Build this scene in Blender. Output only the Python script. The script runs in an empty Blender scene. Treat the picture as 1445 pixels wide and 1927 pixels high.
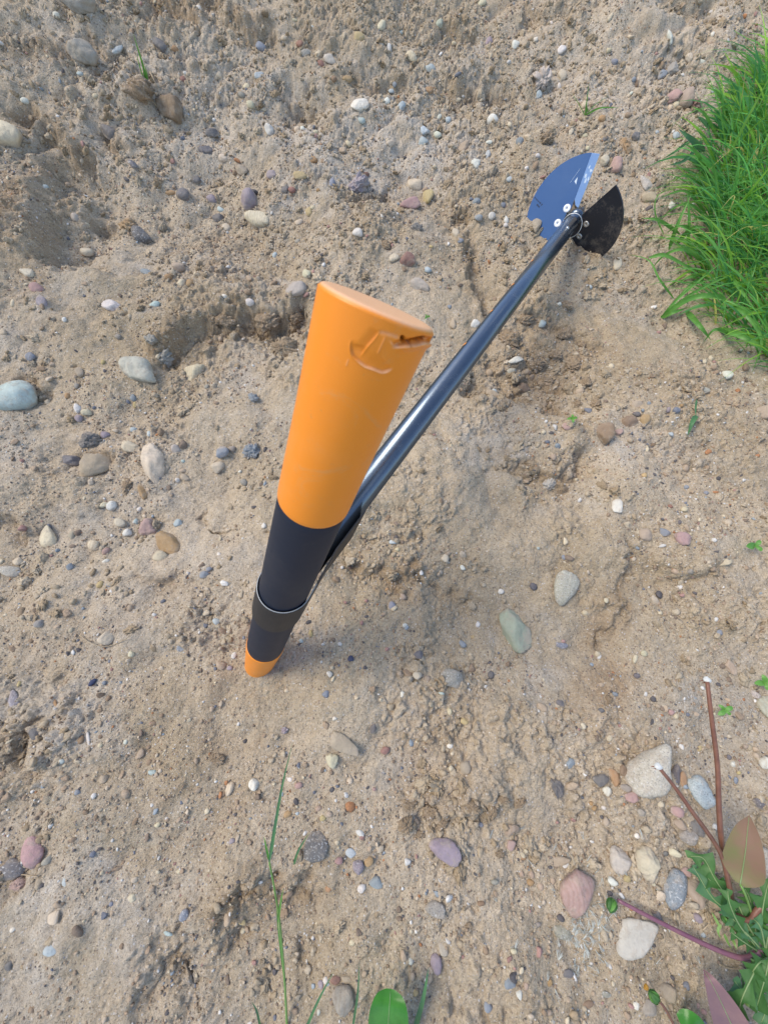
import bpy, bmesh, math, random
import numpy as np
from mathutils import Vector, Matrix
R = math.radians
rng = np.random.default_rng(11)
random.seed(5)
C = bpy.context.scene.collection
sc = bpy.context.scene

# ------------------------------------------------------------ camera, world, sun, exposure
F = 720.0                     # focal length in photo pixels (1445 x 1927): an ultra-wide phone lens
TILT = 21.4
CH = .536                     # camera height over the ground in metres
cs, sn = math.cos(R(TILT)), math.sin(R(TILT))
cam = bpy.data.cameras.new('camera'); camo = bpy.data.objects.new('camera', cam); C.objects.link(camo)
cam.sensor_fit = 'VERTICAL'; cam.sensor_height = 24; cam.sensor_width = 18
cam.lens = 24*F/1927
cam.clip_start = .005; cam.clip_end = 400
camo.location = (0, 0, CH); camo.rotation_euler = (R(TILT), 0, 0)
cam.dof.use_dof = True; cam.dof.focus_distance = .62; cam.dof.aperture_fstop = 11
sc.camera = camo

SUN_EL, SUN_AZ = 52, 205     # soft light from the upper left
w = bpy.data.worlds.new('World'); sc.world = w; w.use_nodes = True
nt = w.node_tree; nd = nt.nodes; lk = nt.links
bg = nd['Background']
sky = nd.new('ShaderNodeTexSky'); sky.sky_type = 'NISHITA'; sky.sun_disc = False
sky.sun_elevation = R(SUN_EL); sky.sun_rotation = R(-35)
sky.air_density = 1.0; sky.dust_density = .6; sky.ozone_density = 2.5
tc = nd.new('ShaderNodeTexCoord'); cn = nd.new('ShaderNodeTexNoise'); cn.inputs['Scale'].default_value = 2.2; cn.inputs['Detail'].default_value = 5
cr = nd.new('ShaderNodeValToRGB'); cr.color_ramp.elements[0].position = .56; cr.color_ramp.elements[1].position = .80
mx = nd.new('ShaderNodeMixRGB'); mx.inputs[2].default_value = (9.0, 8.6, 8.0, 1)
lk.new(tc.outputs['Generated'], cn.inputs['Vector']); lk.new(cn.outputs['Fac'], cr.inputs['Fac']); lk.new(cr.outputs['Color'], mx.inputs['Fac'])
lk.new(sky.outputs[0], mx.inputs[1]); lk.new(mx.outputs[0], bg.inputs['Color'])
bg.inputs['Strength'].default_value = .12
sl = bpy.data.lights.new('sun', 'SUN'); sl.energy = 1.5; sl.angle = R(30); sl.color = (1, .90, .74)
so = bpy.data.objects.new('sun', sl); C.objects.link(so)
sd = Vector((-.68, .12, .90)).normalized()       # direction towards the bright part of the sky
so.rotation_euler = sd.to_track_quat('Z', 'Y').to_euler(); so.location = (0, 0, 5)
sc.view_settings.view_transform = 'Standard'; sc.view_settings.look = 'None'
sc.view_settings.gamma = 1; sc.view_settings.use_curve_mapping = False
sc.view_settings.exposure = 1.15

# ------------------------------------------------------------ helpers: pixels, tags, meshes
def ray(u, v):
    rx = (np.asarray(u, float)-722.5)/F; ry = -(np.asarray(v, float)-963.5)/F
    return np.stack([rx, ry*cs+sn, ry*sn-cs], -1)
def Wc(x, y, z):              # camera frame to world
    return Vector((x, y*cs-z*sn, CH+y*sn+z*cs))
def pix(u, v, z):             # photo pixel at depth z
    return Wc((u-722.5)/F*z, -(v-963.5)/F*z, -z)
def proj(P):                  # world points (n,3) to photo pixels
    x = P[:, 0]; a = P[:, 1]; b = P[:, 2]-CH
    yc = a*cs+b*sn; zc = -a*sn+b*cs
    return np.stack([722.5+F*x/-zc, 963.5-F*yc/-zc], 1)
def tag(o, label=None, cat=None, group=None, kind=None):
    if label: o['label'] = label
    if cat: o['category'] = cat
    if group: o['group'] = group
    if kind: o['kind'] = kind
    return o
def empty(name, loc, label, cat, group=None):
    o = bpy.data.objects.new(name, None); C.objects.link(o); o.location = loc; o.empty_display_size = .02
    return tag(o, label, cat, group)
def link(name, me, mats, parent=None):
    o = bpy.data.objects.new(name, me); C.objects.link(o)
    for m in (mats if isinstance(mats, (list, tuple)) else [mats]): me.materials.append(m)
    if parent is not None:
        o.parent = parent; o.matrix_parent_inverse = Matrix.Translation(-parent.location)
        bpy_root = parent
        while bpy_root.parent: bpy_root = bpy_root.parent
        o.matrix_parent_inverse = Matrix.Translation(-bpy_root.location) if parent is bpy_root else Matrix.Identity(4)
    return o
def npmesh(name, V, Fc, smooth=True, cols=None, attr='tint'):
    """V (n,3), Fc (m,k) one k for all"""
    me = bpy.data.meshes.new(name); V = np.ascontiguousarray(V, np.float32); Fc = np.ascontiguousarray(Fc, np.int32)
    k = Fc.shape[1]
    me.vertices.add(len(V)); me.vertices.foreach_set('co', V.ravel())
    me.loops.add(Fc.size); me.loops.foreach_set('vertex_index', Fc.ravel())
    me.polygons.add(len(Fc)); me.polygons.foreach_set('loop_start', np.arange(0, Fc.size, k, dtype=np.int32))
    me.polygons.foreach_set('loop_total', np.full(len(Fc), k, np.int32))
    me.update(calc_edges=True)
    if smooth: me.polygons.foreach_set('use_smooth', np.ones(len(Fc), bool))
    if cols is not None:
        a = me.attributes.new(attr, 'FLOAT_COLOR', 'POINT')
        c4 = np.ones((len(V), 4), np.float32); c4[:, :3] = cols; a.data.foreach_set('color', c4.ravel())
    return me

# ------------------------------------------------------------ materials
def mat(name, col, rough=.6, spec=.5, metal=0.0, coat=0):
    m = bpy.data.materials.new(name); m.use_nodes = True; b = m.node_tree.nodes['Principled BSDF']
    b.inputs['Base Color'].default_value = (*col, 1); b.inputs['Roughness'].default_value = rough
    b.inputs['Specular IOR Level'].default_value = spec; b.inputs['Metallic'].default_value = metal
    b.inputs['Coat Weight'].default_value = coat
    return m
class NT:
    def __init__(s, m): s.t = m.node_tree; s.n = s.t.nodes; s.l = s.t.links; s.b = s.n['Principled BSDF']
    def new(s, ty, **k):
        x = s.n.new(ty)
        for a, v in k.items(): setattr(x, a, v)
        return x
    def con(s, a, b): s.l.new(a, b)
    def coord(s, what='Object'):
        x = s.new('ShaderNodeTexCoord'); return x.outputs[what]
    def noise(s, scale, detail=4, rough=.6, vec=None, dist=0):
        x = s.new('ShaderNodeTexNoise'); x.inputs['Scale'].default_value = scale; x.inputs['Detail'].default_value = detail
        x.inputs['Roughness'].default_value = rough; x.inputs['Distortion'].default_value = dist
        if vec is not None: s.con(vec, x.inputs['Vector'])
        return x.outputs['Fac']
    def ramp(s, fac, p0, p1, c0=(0, 0, 0), c1=(1, 1, 1)):
        x = s.new('ShaderNodeValToRGB'); e = x.color_ramp.elements
        e[0].position = p0; e[1].position = p1; e[0].color = (*c0, 1); e[1].color = (*c1, 1); s.con(fac, x.inputs['Fac']); return x.outputs['Color']
    def mix(s, fac, a, b, mode='MIX'):
        x = s.new('ShaderNodeMixRGB'); x.blend_type = mode
        for i, v in ((0, fac), (1, a), (2, b)):
            if isinstance(v, (int, float)): x.inputs[i].default_value = v
            elif isinstance(v, tuple): x.inputs[i].default_value = (*v, 1)
            else: s.con(v, x.inputs[i])
        return x.outputs[0]
    def math(s, op, a, b=0.0):
        x = s.new('ShaderNodeMath'); x.operation = op
        for i, v in ((0, a), (1, b)):
            if isinstance(v, (int, float)): x.inputs[i].default_value = v
            else: s.con(v, x.inputs[i])
        return x.outputs[0]
    def bump(s, h, dist, strength=1, prev=None):
        x = s.new('ShaderNodeBump'); x.inputs['Distance'].default_value = dist; x.inputs['Strength'].default_value = strength
        s.con(h, x.inputs['Height'])
        if prev is not None: s.con(prev, x.inputs['Normal'])
        return x.outputs['Normal']

SAND = (.43, .325, .235)
def make_soil(name, clod=False):
    m = mat(name, SAND, .95, .15); t = NT(m); co = t.coord()
    a = t.noise(2.6, 5, .6, co); c = t.mix(t.ramp(a, .38, .62), (.445, .358, .240), (.57, .475, .350))
    g = t.noise(7, 6, .65, co, .6); c = t.mix(t.math('MULTIPLY', t.ramp(g, .52, .68), .55), c, (.50, .46, .40))
    o = t.noise(5.3, 5, .6, co, .4); c = t.mix(t.math('MULTIPLY', t.ramp(o, .56, .70), .4), c, (.46, .33, .20))
    if clod: c = t.mix(.55, c, (.30, .205, .125))
    else:
        at = t.new('ShaderNodeAttribute', attribute_name='damp')
        tn = t.new('ShaderNodeAttribute', attribute_name='tone')
        c = t.mix(t.math('MAXIMUM', tn.outputs['Fac'], 0.0), c, (.60, .54, .455)); c = t.mix(t.math('MAXIMUM', t.math('MULTIPLY', tn.outputs['Fac'], -1.0), 0.0), c, (.39, .275, .165))
        c = t.mix(t.math('MULTIPLY', at.outputs['Fac'], .75), c, (.33, .235, .14))
    f1 = t.noise(330, 5, .75, co); c = t.mix(t.ramp(f1, .28, .72), t.mix(1, c, (.70, .68, .66), 'MULTIPLY'), t.mix(1, c, (1.2, 1.2, 1.2), 'MULTIPLY'))
    f0 = t.noise(75, 6, .7, co); c = t.mix(t.ramp(f0, .3, .7), t.mix(1, c, (.84, .82, .80), 'MULTIPLY'), t.mix(1, c, (1.14, 1.14, 1.15), 'MULTIPLY'))
    # coloured grains of sand and fine gravel, each with its own tone
    for sc_, thr, amt in ((430, .22, .6), (900, .28, .5)):
        v = t.new('ShaderNodeTexVoronoi'); v.inputs['Scale'].default_value = sc_; t.con(co, v.inputs['Vector'])
        sep = t.new('ShaderNodeSeparateColor'); t.con(v.outputs['Color'], sep.inputs[0])
        grain = t.new('ShaderNodeValToRGB'); cr = grain.color_ramp; cr.interpolation = 'CONSTANT'
        pal = [(0, (.06, .055, .06)), (.18, (.14, .11, .09)), (.34, (.30, .20, .12)), (.5, (.45, .36, .27)), (.66, (.60, .54, .46)), (.82, (.72, .70, .68)), (.93, (.25, .27, .33))]
        cr.elements[0].position = 0; cr.elements[0].color = (*pal[0][1], 1); cr.elements[1].position = pal[1][0]; cr.elements[1].color = (*pal[1][1], 1)
        for p, q in pal[2:]:
            e = cr.elements.new(p); e.color = (*q, 1)
        t.con(sep.outputs[0], grain.inputs['Fac'])
        inside = t.math('LESS_THAN', v.outputs['Distance'], .42)
        pick = t.math('MULTIPLY', t.math('LESS_THAN', sep.outputs[1], thr), inside)
        c = t.mix(t.math('MULTIPLY', pick, amt), c, grain.outputs['Color'])
    t.con(c, t.b.inputs['Base Color'])
    n1 = t.bump(t.noise(120, 8, .75, co), .004, .9)
    v = t.new('ShaderNodeTexVoronoi'); v.inputs['Scale'].default_value = 430; t.con(co, v.inputs['Vector'])
    n2 = t.bump(t.math('SUBTRACT', 1.0, v.outputs['Distance']), .0011, .8, n1)
    n3 = t.bump(t.noise(900, 4, .7, co), .0011, .8, n2)
    t.con(n3, t.b.inputs['Normal'])
    return m
M_soil = make_soil('sandy_soil'); M_clod = make_soil('clod_soil', True)

def make_stone(name, kind):
    m = mat(name, (.5, .5, .5), .62, .35); t = NT(m); co = t.coord()
    oi = t.new('ShaderNodeObjectInfo')
    c = oi.outputs['Color']
    n = t.noise(60, 6, .65, co); c = t.mix(t.ramp(n, .3, .7), t.mix(1, c, (.78, .77, .76), 'MULTIPLY'), t.mix(1, c, (1.12, 1.11, 1.10), 'MULTIPLY'))
    if kind == 'speckled':
        s1 = t.noise(620, 3, .6, co); c = t.mix(t.math('MULTIPLY', t.ramp(s1, .54, .62), .5), c, (.09, .09, .10))
        s2 = t.noise(480, 2, .6, co, .5); c = t.mix(t.math('MULTIPLY', t.ramp(s2, .58, .66), .6), c, (.62, .60, .57))
    elif kind == 'veined':
        wv = t.new('ShaderNodeTexWave'); wv.inputs['Scale'].default_value = 60; wv.inputs['Distortion'].default_value = 9; wv.inputs['Detail'].default_value = 4; t.con(co, wv.inputs['Vector'])
        c = t.mix(t.math('MULTIPLY', t.ramp(wv.outputs['Fac'], .35, .8), .3), c, t.mix(1, c, (.7, .6, .5), 'MULTIPLY'))
        s1 = t.noise(300, 5, .7, co); c = t.mix(t.math('MULTIPLY', t.ramp(s1, .60, .68), .5), c, (.2, .16, .12))
    else:
        s1 = t.noise(240, 6, .75, co); c = t.mix(t.math('MULTIPLY', t.ramp(s1, .60, .75), .35), c, (.2, .17, .14))
    # dust and stuck sand in patches, thicker low on the stone
    d = t.noise(95, 7, .7, co, .3)
    geo = t.new('ShaderNodeAttribute', attribute_name='low')
    dm = t.ramp(t.math('ADD', d, t.math('MULTIPLY', geo.outputs['Fac'], .3)), .50, .70)
    c = t.mix(t.math('MULTIPLY', dm, .7), c, (.42, .345, .265))
    t.con(c, t.b.inputs['Base Color'])
    t.con(t.ramp(d, .3, .8, (.5, .5, .5), (.9, .9, .9)), t.b.inputs['Roughness'])
    b1 = t.bump(t.noise(260, 7, .7, co), .0016, .6); t.con(t.bump(dm, .0008, .7, b1), t.b.inputs['Normal'])
    return m
M_stone = {k: make_stone('stone_'+k, k) for k in ('plain', 'speckled', 'veined')}
m = M_grit = mat('grit', (.5, .5, .5), .8, .25); t = NT(m); at = t.new('ShaderNodeAttribute', attribute_name='tint')
n = t.noise(500, 4, .7, t.coord()); t.con(t.mix(t.ramp(n, .3, .7), t.mix(1, at.outputs['Color'], (.75, .73, .7), 'MULTIPLY'), t.mix(1, at.outputs['Color'], (1.12, 1.1, 1.08), 'MULTIPLY')), t.b.inputs['Base Color'])
t.con(t.bump(t.noise(900, 4, .7, t.coord()), .0008, .6), t.b.inputs['Normal'])

def make_leaf(name, c0, c1, scale=60, rough=.5, trans=.35, attr=False):
    m = mat(name, c0, rough, .4); t = NT(m); co = t.coord()
    c = t.mix(t.ramp(t.noise(scale, 5, .6, co), .35, .65), c0, c1)
    if attr:
        a = t.new('ShaderNodeAttribute', attribute_name='tint'); c = t.mix(1, c, a.outputs['Color'], 'MULTIPLY')
    t.con(c, t.b.inputs['Base Color'])
    t.con(t.bump(t.noise(scale*4, 3, .6, co), .0006, .5), t.b.inputs['Normal'])
    tr = t.new('ShaderNodeBsdfTranslucent'); t.con(c, tr.inputs['Color'])
    ms = t.new('ShaderNodeMixShader'); ms.inputs[0].default_value = trans
    t.con(t.b.outputs[0], ms.inputs[1]); t.con(tr.outputs[0], ms.inputs[2]); t.con(ms.outputs[0], t.n['Material Output'].inputs['Surface'])
    return m
M_grass = make_leaf('grass_blade', (.13, .35, .06), (.22, .49, .10), 25, .36, .5, True)
M_green = make_leaf('green_leaf', (.055, .155, .04), (.085, .21, .055), 70)
M_teal = make_leaf('blue_green_leaf', (.075, .19, .095), (.10, .24, .09), 70)
M_broad = make_leaf('broad_leaf', (.04, .19, .02), (.07, .27, .035), 45, .3)
M_red = make_leaf('reddish_leaf', (.25, .15, .10), (.19, .19, .07), 34, .5, .25)
M_purple = make_leaf('purple_leaf', (.20, .115, .13), (.26, .15, .15), 40, .55, .2)
M_rib = make_leaf('leaf_rib', (.30, .42, .18), (.36, .48, .24), 40)
M_stem = make_leaf('brown_red_stem', (.17, .075, .05), (.24, .11, .07), 90, .4, .1)
M_pstem = make_leaf('purple_stem', (.20, .085, .13), (.26, .12, .15), 90, .35, .1)
M_gstem = make_leaf('green_stem', (.16, .30, .07), (.22, .36, .10), 60, .4, .2)
M_straw = make_leaf('dry_straw', (.50, .40, .27), (.36, .27, .17), 120, .8, .1)
M_white = make_leaf('white_receptacle', (.80, .80, .76), (.70, .70, .66), 400, .8, .2)
M_fluff = make_leaf('fluff', (.70, .72, .68), (.55, .60, .58), 200, .8, .4)
M_yellow = make_leaf('yellow_bud', (.55, .30, .04), (.40, .20, .03), 300)

# ------------------------------------------------------------ numpy noise
def hsh(ix, iy, seed):
    a = (ix.astype(np.int64)*374761393 + iy.astype(np.int64)*668265263 + seed*1442695041) & 0xffffffff
    a = ((a ^ (a >> 13))*1274126177) & 0xffffffff
    a = ((a ^ (a >> 16))*2246822519) & 0xffffffff
    a = a ^ (a >> 13)
    return (a & 0xffffff)/float(0x1000000)
def pn(x, y, f, seed=0):
    x = x*f; y = y*f; ix = np.floor(x); iy = np.floor(y); fx = x-ix; fy = y-iy; ix = ix.astype(np.int64); iy = iy.astype(np.int64)
    u = fx*fx*fx*(fx*(fx*6-15)+10); v = fy*fy*fy*(fy*(fy*6-15)+10)
    def g(dx, dy):
        h = hsh(ix+dx, iy+dy, seed)*2*math.pi
        return np.cos(h)*(fx-dx)+np.sin(h)*(fy-dy)
    return ((g(0, 0)*(1-u)+g(1, 0)*u)*(1-v)+(g(0, 1)*(1-u)+g(1, 1)*u)*v)*1.5
def fbm(x, y, f, o=4, seed=0, g=.5):
    s = 0; a = 1
    for i in range(o): s = s+a*pn(x, y, f, seed+i*7); f *= 2.03; a *= g
    return s
def sst(a, b, x):
    t = np.clip((x-a)/(b-a), 0, 1); return t*t*(3-2*t)
def lumps(x, y, cell, dens, seed, rmin=.18, rmax=.5):
    X = x/cell; Y = y/cell; ix = np.floor(X).astype(np.int64); iy = np.floor(Y).astype(np.int64); best = np.zeros_like(x)
    for dx in (-1, 0, 1):
        for dy in (-1, 0, 1):
            cx = ix+dx; cy = iy+dy
            px = cx+hsh(cx, cy, seed); py = cy+hsh(cx, cy, seed+1)
            r = rmin+(rmax-rmin)*hsh(cx, cy, seed+2)**2; e = hsh(cx, cy, seed+3) < dens
            an = hsh(cx, cy, seed+4)*3.14; ca, sa = np.cos(an), np.sin(an); ax = X-px; ay = Y-py
            q = np.sqrt((ax*ca+ay*sa)**2+((-ax*sa+ay*ca)*(1.1+.7*hsh(cx, cy, seed+5)))**2)/r
            best = np.maximum(best, np.where(e, np.sqrt(np.clip(1-q*q, 0, 1))*r, 0))
    return best*cell

# ------------------------------------------------------------ the ground
def base(x, y):
    y0 = .80+.12*np.tanh(x*2)
    k = .12; a = (y-y0)/k
    z = .34*k*np.where(a > 20, a, np.log1p(np.exp(np.clip(a, -40, 20))))
    a = (-x-.62+.10*(y-.5))/.08
    z = z+.55*.08*np.where(a > 20, a, np.log1p(np.exp(np.clip(a, -40, 20))))*sst(.25, .6, y)
    far = np.maximum(0, y-2.2); z = z-np.minimum(.34*far, 99)*.9          # the bank levels off far away
    xf = np.maximum(0, -x-1.6); z = z-.5*xf*sst(.25, .6, y)
    return z
def bhit(u, v):
    d = ray(u, v); t = np.full(d.shape[:-1], .5)
    for _ in range(40):
        p = d*t[..., None]; z = CH+p[..., 2]; e = z-base(p[..., 0], p[..., 1]); t = t+e*.8/np.maximum(.3, -d[..., 2]+.3)
    return d*t[..., None]+np.array([0, 0, CH])

MOUNDS = [(125, 400, 55, 95, .026), (700, 470, 150, 70, .022), (320, 430, 200, 70, -.018), (1000, 690, 95, 65, -.022), (1000, 620, 60, 40, -.012), (860, 905, 140, 90, .022), (720, 930, 90, 70, .012),
          (150, 1340, 220, 110, .010), (560, 1760, 150, 120, -.008), (400, 320, 130, 60, -.020), (570, 200, 60, 40, -.028), (700, 95, 60, 30, .014), (890, 110, 50, 50, .014),
          (720, 155, 70, 25, -.016), (910, 165, 60, 25, -.02), (560, 150, 50, 35, .012), (1240, 240, 80, 40, .015), (1080, 250, 60, 60, .014), (460, 570, 120, 30, .014), (640, 300, 90, 50, .012),
          (380, 780, 60, 60, .010), (180, 620, 120, 50, .012), (120, 930, 120, 60, .012), (330, 1080, 90, 40, .008), (1270, 1060, 60, 24, .006), (1330, 900, 100, 60, -.008),
          (1100, 1230, 120, 80, -.007), (880, 1500, 130, 30, .007), (500, 1400, 80, 60, -.004), (700, 1720, 120, 80, .005), (240, 1750, 140, 90, .008), (1050, 960, 80, 60, -.010), (250, 190, 70, 40, .02),
          (120, 240, 60, 50, .014), (20, 430, 70, 80, .03), (60, 120, 120, 60, .02), (420, 60, 80, 60, .016), (330, 40, 80, 50, .012), (1200, 60, 90, 50, .02), (1380, 60, 90, 60, -.01), (950, 560, 60, 60, -.014),
          (520, 610, 60, 40, -.008), (330, 640, 60, 40, .01), (1180, 470, 80, 60, -.010), (1020, 470, 60, 30, .002), (1085, 435, 95, 50, -.020), (620, 1330, 60, 40, .004), (980, 1380, 90, 60, -.004)]
# eroded edges: pixel polyline, depth, how far the drop fades out, +1 = low ground on the right hand of travel (image), damp
SC = [([(280, 705), (300, 665), (345, 628), (390, 600), (430, 588), (480, 592), (530, 590), (565, 566), (610, 560)], .026, .075, 1, 1.0),
      ([(415, 1830), (424, 1760), (430, 1700), (465, 1668), (505, 1640), (560, 1650), (625, 1668), (660, 1690)], .0085, .075, 1, .8),
      ([(858, 420), (878, 465), (882, 520), (910, 570), (930, 600)], .018, .05, -1, .8),
      ([(850, 735), (880, 748), (950, 742), (1010, 762), (1065, 800), (1110, 830)], .020, .10, -1, .6),
      ([(1000, 560), (1050, 590), (1100, 610), (1150, 660)], .010, .06, 1, .4),
      ([(930, 885), (960, 862), (1000, 872), (1040, 892), (1070, 865), (1085, 825)], .017, .05, 1, .8),
      ([(640, 985), (655, 1030), (680, 1055), (720, 1050), (750, 1085), (800, 1080)], .010, .05, 1, .6),
      ([(88, 235), (110, 255), (135, 280), (175, 285)], .024, .05, 1, 1), ([(205, 235), (222, 262), (240, 285)], .014, .03, 1, .9),
      ([(78, 270), (70, 340), (80, 400), (72, 470), (66, 520)], .030, .17, -1, .45), ([(0, 60), (40, 90), (90, 100), (160, 120)], .018, .05, 1, .7), ([(0, 200), (50, 190), (90, 215)], .02, .05, 1, .8),
      ([(170, 70), (195, 98), (215, 112), (240, 95)], .016, .04, 1, .8), ([(265, 0), (330, 8), (385, 62), (400, 70)], .022, .05, 1, .9), ([(418, 0), (436, 45), (470, 62), (520, 48)], .03, .06, 1, 1),
      ([(150, 395), (200, 385)], .012, .04, 1, .5), ([(508, 165), (535, 195), (566, 212), (605, 205)], .026, .05, -1, .7), ([(670, 128), (700, 140), (745, 140), (775, 130)], .018, .04, 1, .5),
      ([(845, 120), (870, 150), (905, 160), (945, 156), (985, 168)], .024, .05, 1, .7), ([(840, 20), (870, 45), (900, 40)], .02, .04, 1, .7), ([(985, 0), (1030, 20), (1070, 15)], .02, .05, 1, .5), ([(1240, 0), (1290, 18), (1340, 0)], .02, .05, 1, .5),
      ([(1238, 1042), (1248, 1068), (1285, 1084), (1322, 1068), (1345, 1055)], .007, .03, 1, .3), ([(1172, 1000), (1166, 1050), (1155, 1110), (1152, 1180), (1120, 1240)], .006, .05, -1, .7), ([(760, 1505), (800, 1500), (850, 1512), (905, 1500), (940, 1496), (985, 1500)], .009, .025, 1, .3),
      ([(230, 1862), (268, 1835), (295, 1822), (305, 1795), (330, 1780)], .006, .05, 1, .6), ([(255, 1068), (300, 1092), (350, 1082), (400, 1112)], .006, .03, 1, .5), ([(0, 975), (40, 985), (60, 1000)], .012, .03, 1, .5),
      ([(355, 965), (385, 985), (392, 965)], .006, .03, -1, .3), ([(640, 1385), (660, 1425), (700, 1445)], .004, .03, 1, .1), ([(115, 850), (170, 848), (220, 858)], .010, .03, 1, .4), ([(0, 720), (60, 712), (120, 728)], .010, .04, 1, .5),
      ([(1040, 860), (1075, 840), (1110, 852)], .006, .03, 1, .4), ([(1240, 180), (1290, 210), (1330, 200)], .012, .04, 1, .3), ([(640, 690), (600, 720)], .01, .04, -1, .3), ([(730, 335), (700, 370), (650, 375)], .012, .03, -1, .7),
      ([(835, 400), (870, 395), (890, 415)], .014, .03, 1, .9), ([(800, 1090), (850, 1105), (900, 1090)], .004, .04, 1, .5), ([(10, 1440), (30, 1400), (30, 1370)], .012, .03, 1, .5), ([(0, 1630), (55, 1620), (75, 1640)], .012, .04, 1, .4)]
def prep():
    ms = []
    for (u, v, ru, rv, h) in MOUNDS:
        c, a, b = bhit(u, v), bhit(u+ru, v), bhit(u, v-rv)
        ms.append((c[:2], np.linalg.inv(np.stack([(a-c)[:2], (b-c)[:2]], 1)), h))
    ss = []
    for pts, dep, wd, side, dm in SC:
        if max(p[1] for p in pts) < 260: dep *= .75; dm *= .9
        elif dep < .04: dep *= 1.2
        P = np.array([bhit(*p)[:2] for p in pts]); ss.append((P, dep, wd, side, dm))
    return ms, ss
TONES = [(330, 200, 230, 110, .40), (760, 210, 260, 110, .40), (1150, 130, 200, 90, .35), (150, 1620, 200, 190, .30), (250, 1050, 160, 90, .20), (480, 1480, 120, 60, -.18), (640, 1180, 60, 80, -.15), (130, 1330, 130, 80, .6), (720, 300, 190, 80, .55), (600, 400, 130, 50, .5), (930, 830, 90, 50, .5), (330, 500, 120, 40, .4), (1400, 60, 90, 60, .5), (150, 1720, 160, 90, .35), (1180, 850, 70, 30, .4), (500, 560, 80, 20, .5),
         (1130, 1270, 60, 140, -.5), (840, 1420, 120, 90, -.35), (1010, 690, 100, 70, -.5), (770, 1090, 50, 30, -.5), (260, 1340, 70, 60, -.2), (60, 560, 60, 60, -.3), (25, 410, 50, 90, -.8), (350, 20, 60, 40, -.5), (560, 1740, 120, 60, -.25), (1170, 1400, 60, 30, -.4), (200, 220, 80, 30, -.3), (60, 240, 90, 60, -.25)]
MS, SS = prep()
_m = MOUNDS; MOUNDS = TONES; TS = prep()[0]; MOUNDS = _m
def ground(x, y):
    """x, y flat arrays -> height, damp"""
    z = base(x, y); near = np.exp(-np.maximum(0, np.hypot(x, y-.5)-1.6)**2)
    z = z+.020*fbm(x, y, 2.3, 3, 1)*near+.011*fbm(x, y, 7, 3, 9)
    zb = base(x, y); xb = x-.8*zb; yb = y+1.1*zb
    z = z+(.010+.006*sst(.55, .95, y))*(np.abs(pn(xb+.02*pn(xb, yb, 9, 15), yb, 10, 13))-.25)+(.0045+.001*sst(.55, .95, y))*(np.abs(pn(xb, yb+.01*pn(xb, yb, 20, 17), 25, 14))-.25)
    wx = .012*pn(x, y, 22, 31)+.007*pn(x, y, 55, 33); wy = .012*pn(x, y, 22, 41)+.007*pn(x, y, 55, 43)
    for c, Mi, h in MS:
        dx = x-c[0]+wx*1.5; dy = y-c[1]+wy*1.5
        q = (Mi[0, 0]*dx+Mi[0, 1]*dy)**2+(Mi[1, 0]*dx+Mi[1, 1]*dy)**2
        z = z+h*np.exp(-q*1.3)
    damp = np.zeros_like(z); zsc = np.zeros_like(z); tone = np.zeros_like(z)
    for c, Mi, h in TS:
        dx = x-c[0]+wx*3; dy = y-c[1]+wy*3
        q = (Mi[0, 0]*dx+Mi[0, 1]*dy)**2+(Mi[1, 0]*dx+Mi[1, 1]*dy)**2
        tone = tone+h*np.exp(-q*q*.9)
    xs = x+wx+.003*pn(x, y, 140, 51); ys = y+wy+.003*pn(x, y, 140, 53)
    for P, dep, wd, side, dm in SS:
        lo = P.min(0)-wd*2.6; hi = P.max(0)+wd*2.6
        I = np.nonzero((x > lo[0]) & (x < hi[0]) & (y > lo[1]) & (y < hi[1]))[0]
        if not len(I): continue
        X = xs[I]; Y = ys[I]; bd = np.full(len(I), 9.); bs = np.zeros(len(I)); bsg = np.zeros(len(I)); L = np.hypot(*np.diff(P, axis=0).T); cum = np.concatenate([[0], np.cumsum(L)]); T = cum[-1]
        for k in range(len(P)-1):
            a = P[k]; d = (P[k+1]-a)/L[k]; ax = X-a[0]; ay = Y-a[1]; t = np.clip(ax*d[0]+ay*d[1], 0, L[k]); ex = ax-t*d[0]; ey = ay-t*d[1]; ds = np.hypot(ex, ey)
            m = ds < bd; bd[m] = ds[m]; bs[m] = ((cum[k]+t)/T)[m]; bsg[m] = np.sign(d[1]*ax-d[0]*ay)[m]
        sd_ = bd*bsg*side; tap = sst(0, .14, bs)*sst(0, .14, 1-bs)
        prof = sst(-.003, .006+.75*dep, sd_)*np.exp(-(np.maximum(sd_, 0)/wd)**2)
        rim = .16*np.exp(-((sd_+.006)/.010)**2)
        z[I] += tap*dep*(rim-prof); zsc[I] -= tap*dep*prof
        dd = tap*dm*np.exp(-((sd_-.010)/(.010+.25*dep+.10*wd))**2)
        damp[I] = np.maximum(damp[I], dd)
    # fine relief: ridged crumbs, clods, grains (coordinates follow the slope so that it does not stretch)
    x0_, y0_ = x, y; x = x-.9*(zb+.5*zsc); y = y+1.1*(zb+zsc)
    rough = sst(-.05, .55, fbm(x, y, 4.5, 3, 71))
    cl = np.exp(-(((x0_-bhit(1000, 680)[0])/.12)**2+((y0_-bhit(1000, 680)[1])/.09)**2)); rough = np.clip(rough+cl*1.2+damp*.7, 0, 1.3)
    for (u, v, r_) in ((880, 1520, .07), (60, 1400, .06), (470, 560, .1), (800, 160, .2), (300, 120, .2), (1230, 200, .12), (1250, 1070, .05)):
        c = bhit(u, v); rough = np.clip(rough+.8*np.exp(-((x0_-c[0])**2+(y0_-c[1])**2)/r_**2), 0, 1.3)
    zc = z; z = np.zeros_like(z)
    z = z+(.0016+.0026*rough)*(.5-np.abs(pn(x, y, 38, 81)))*1.6+(.0008+.0016*rough)*(.5-np.abs(pn(x, y, 95, 83)))*1.6
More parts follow.
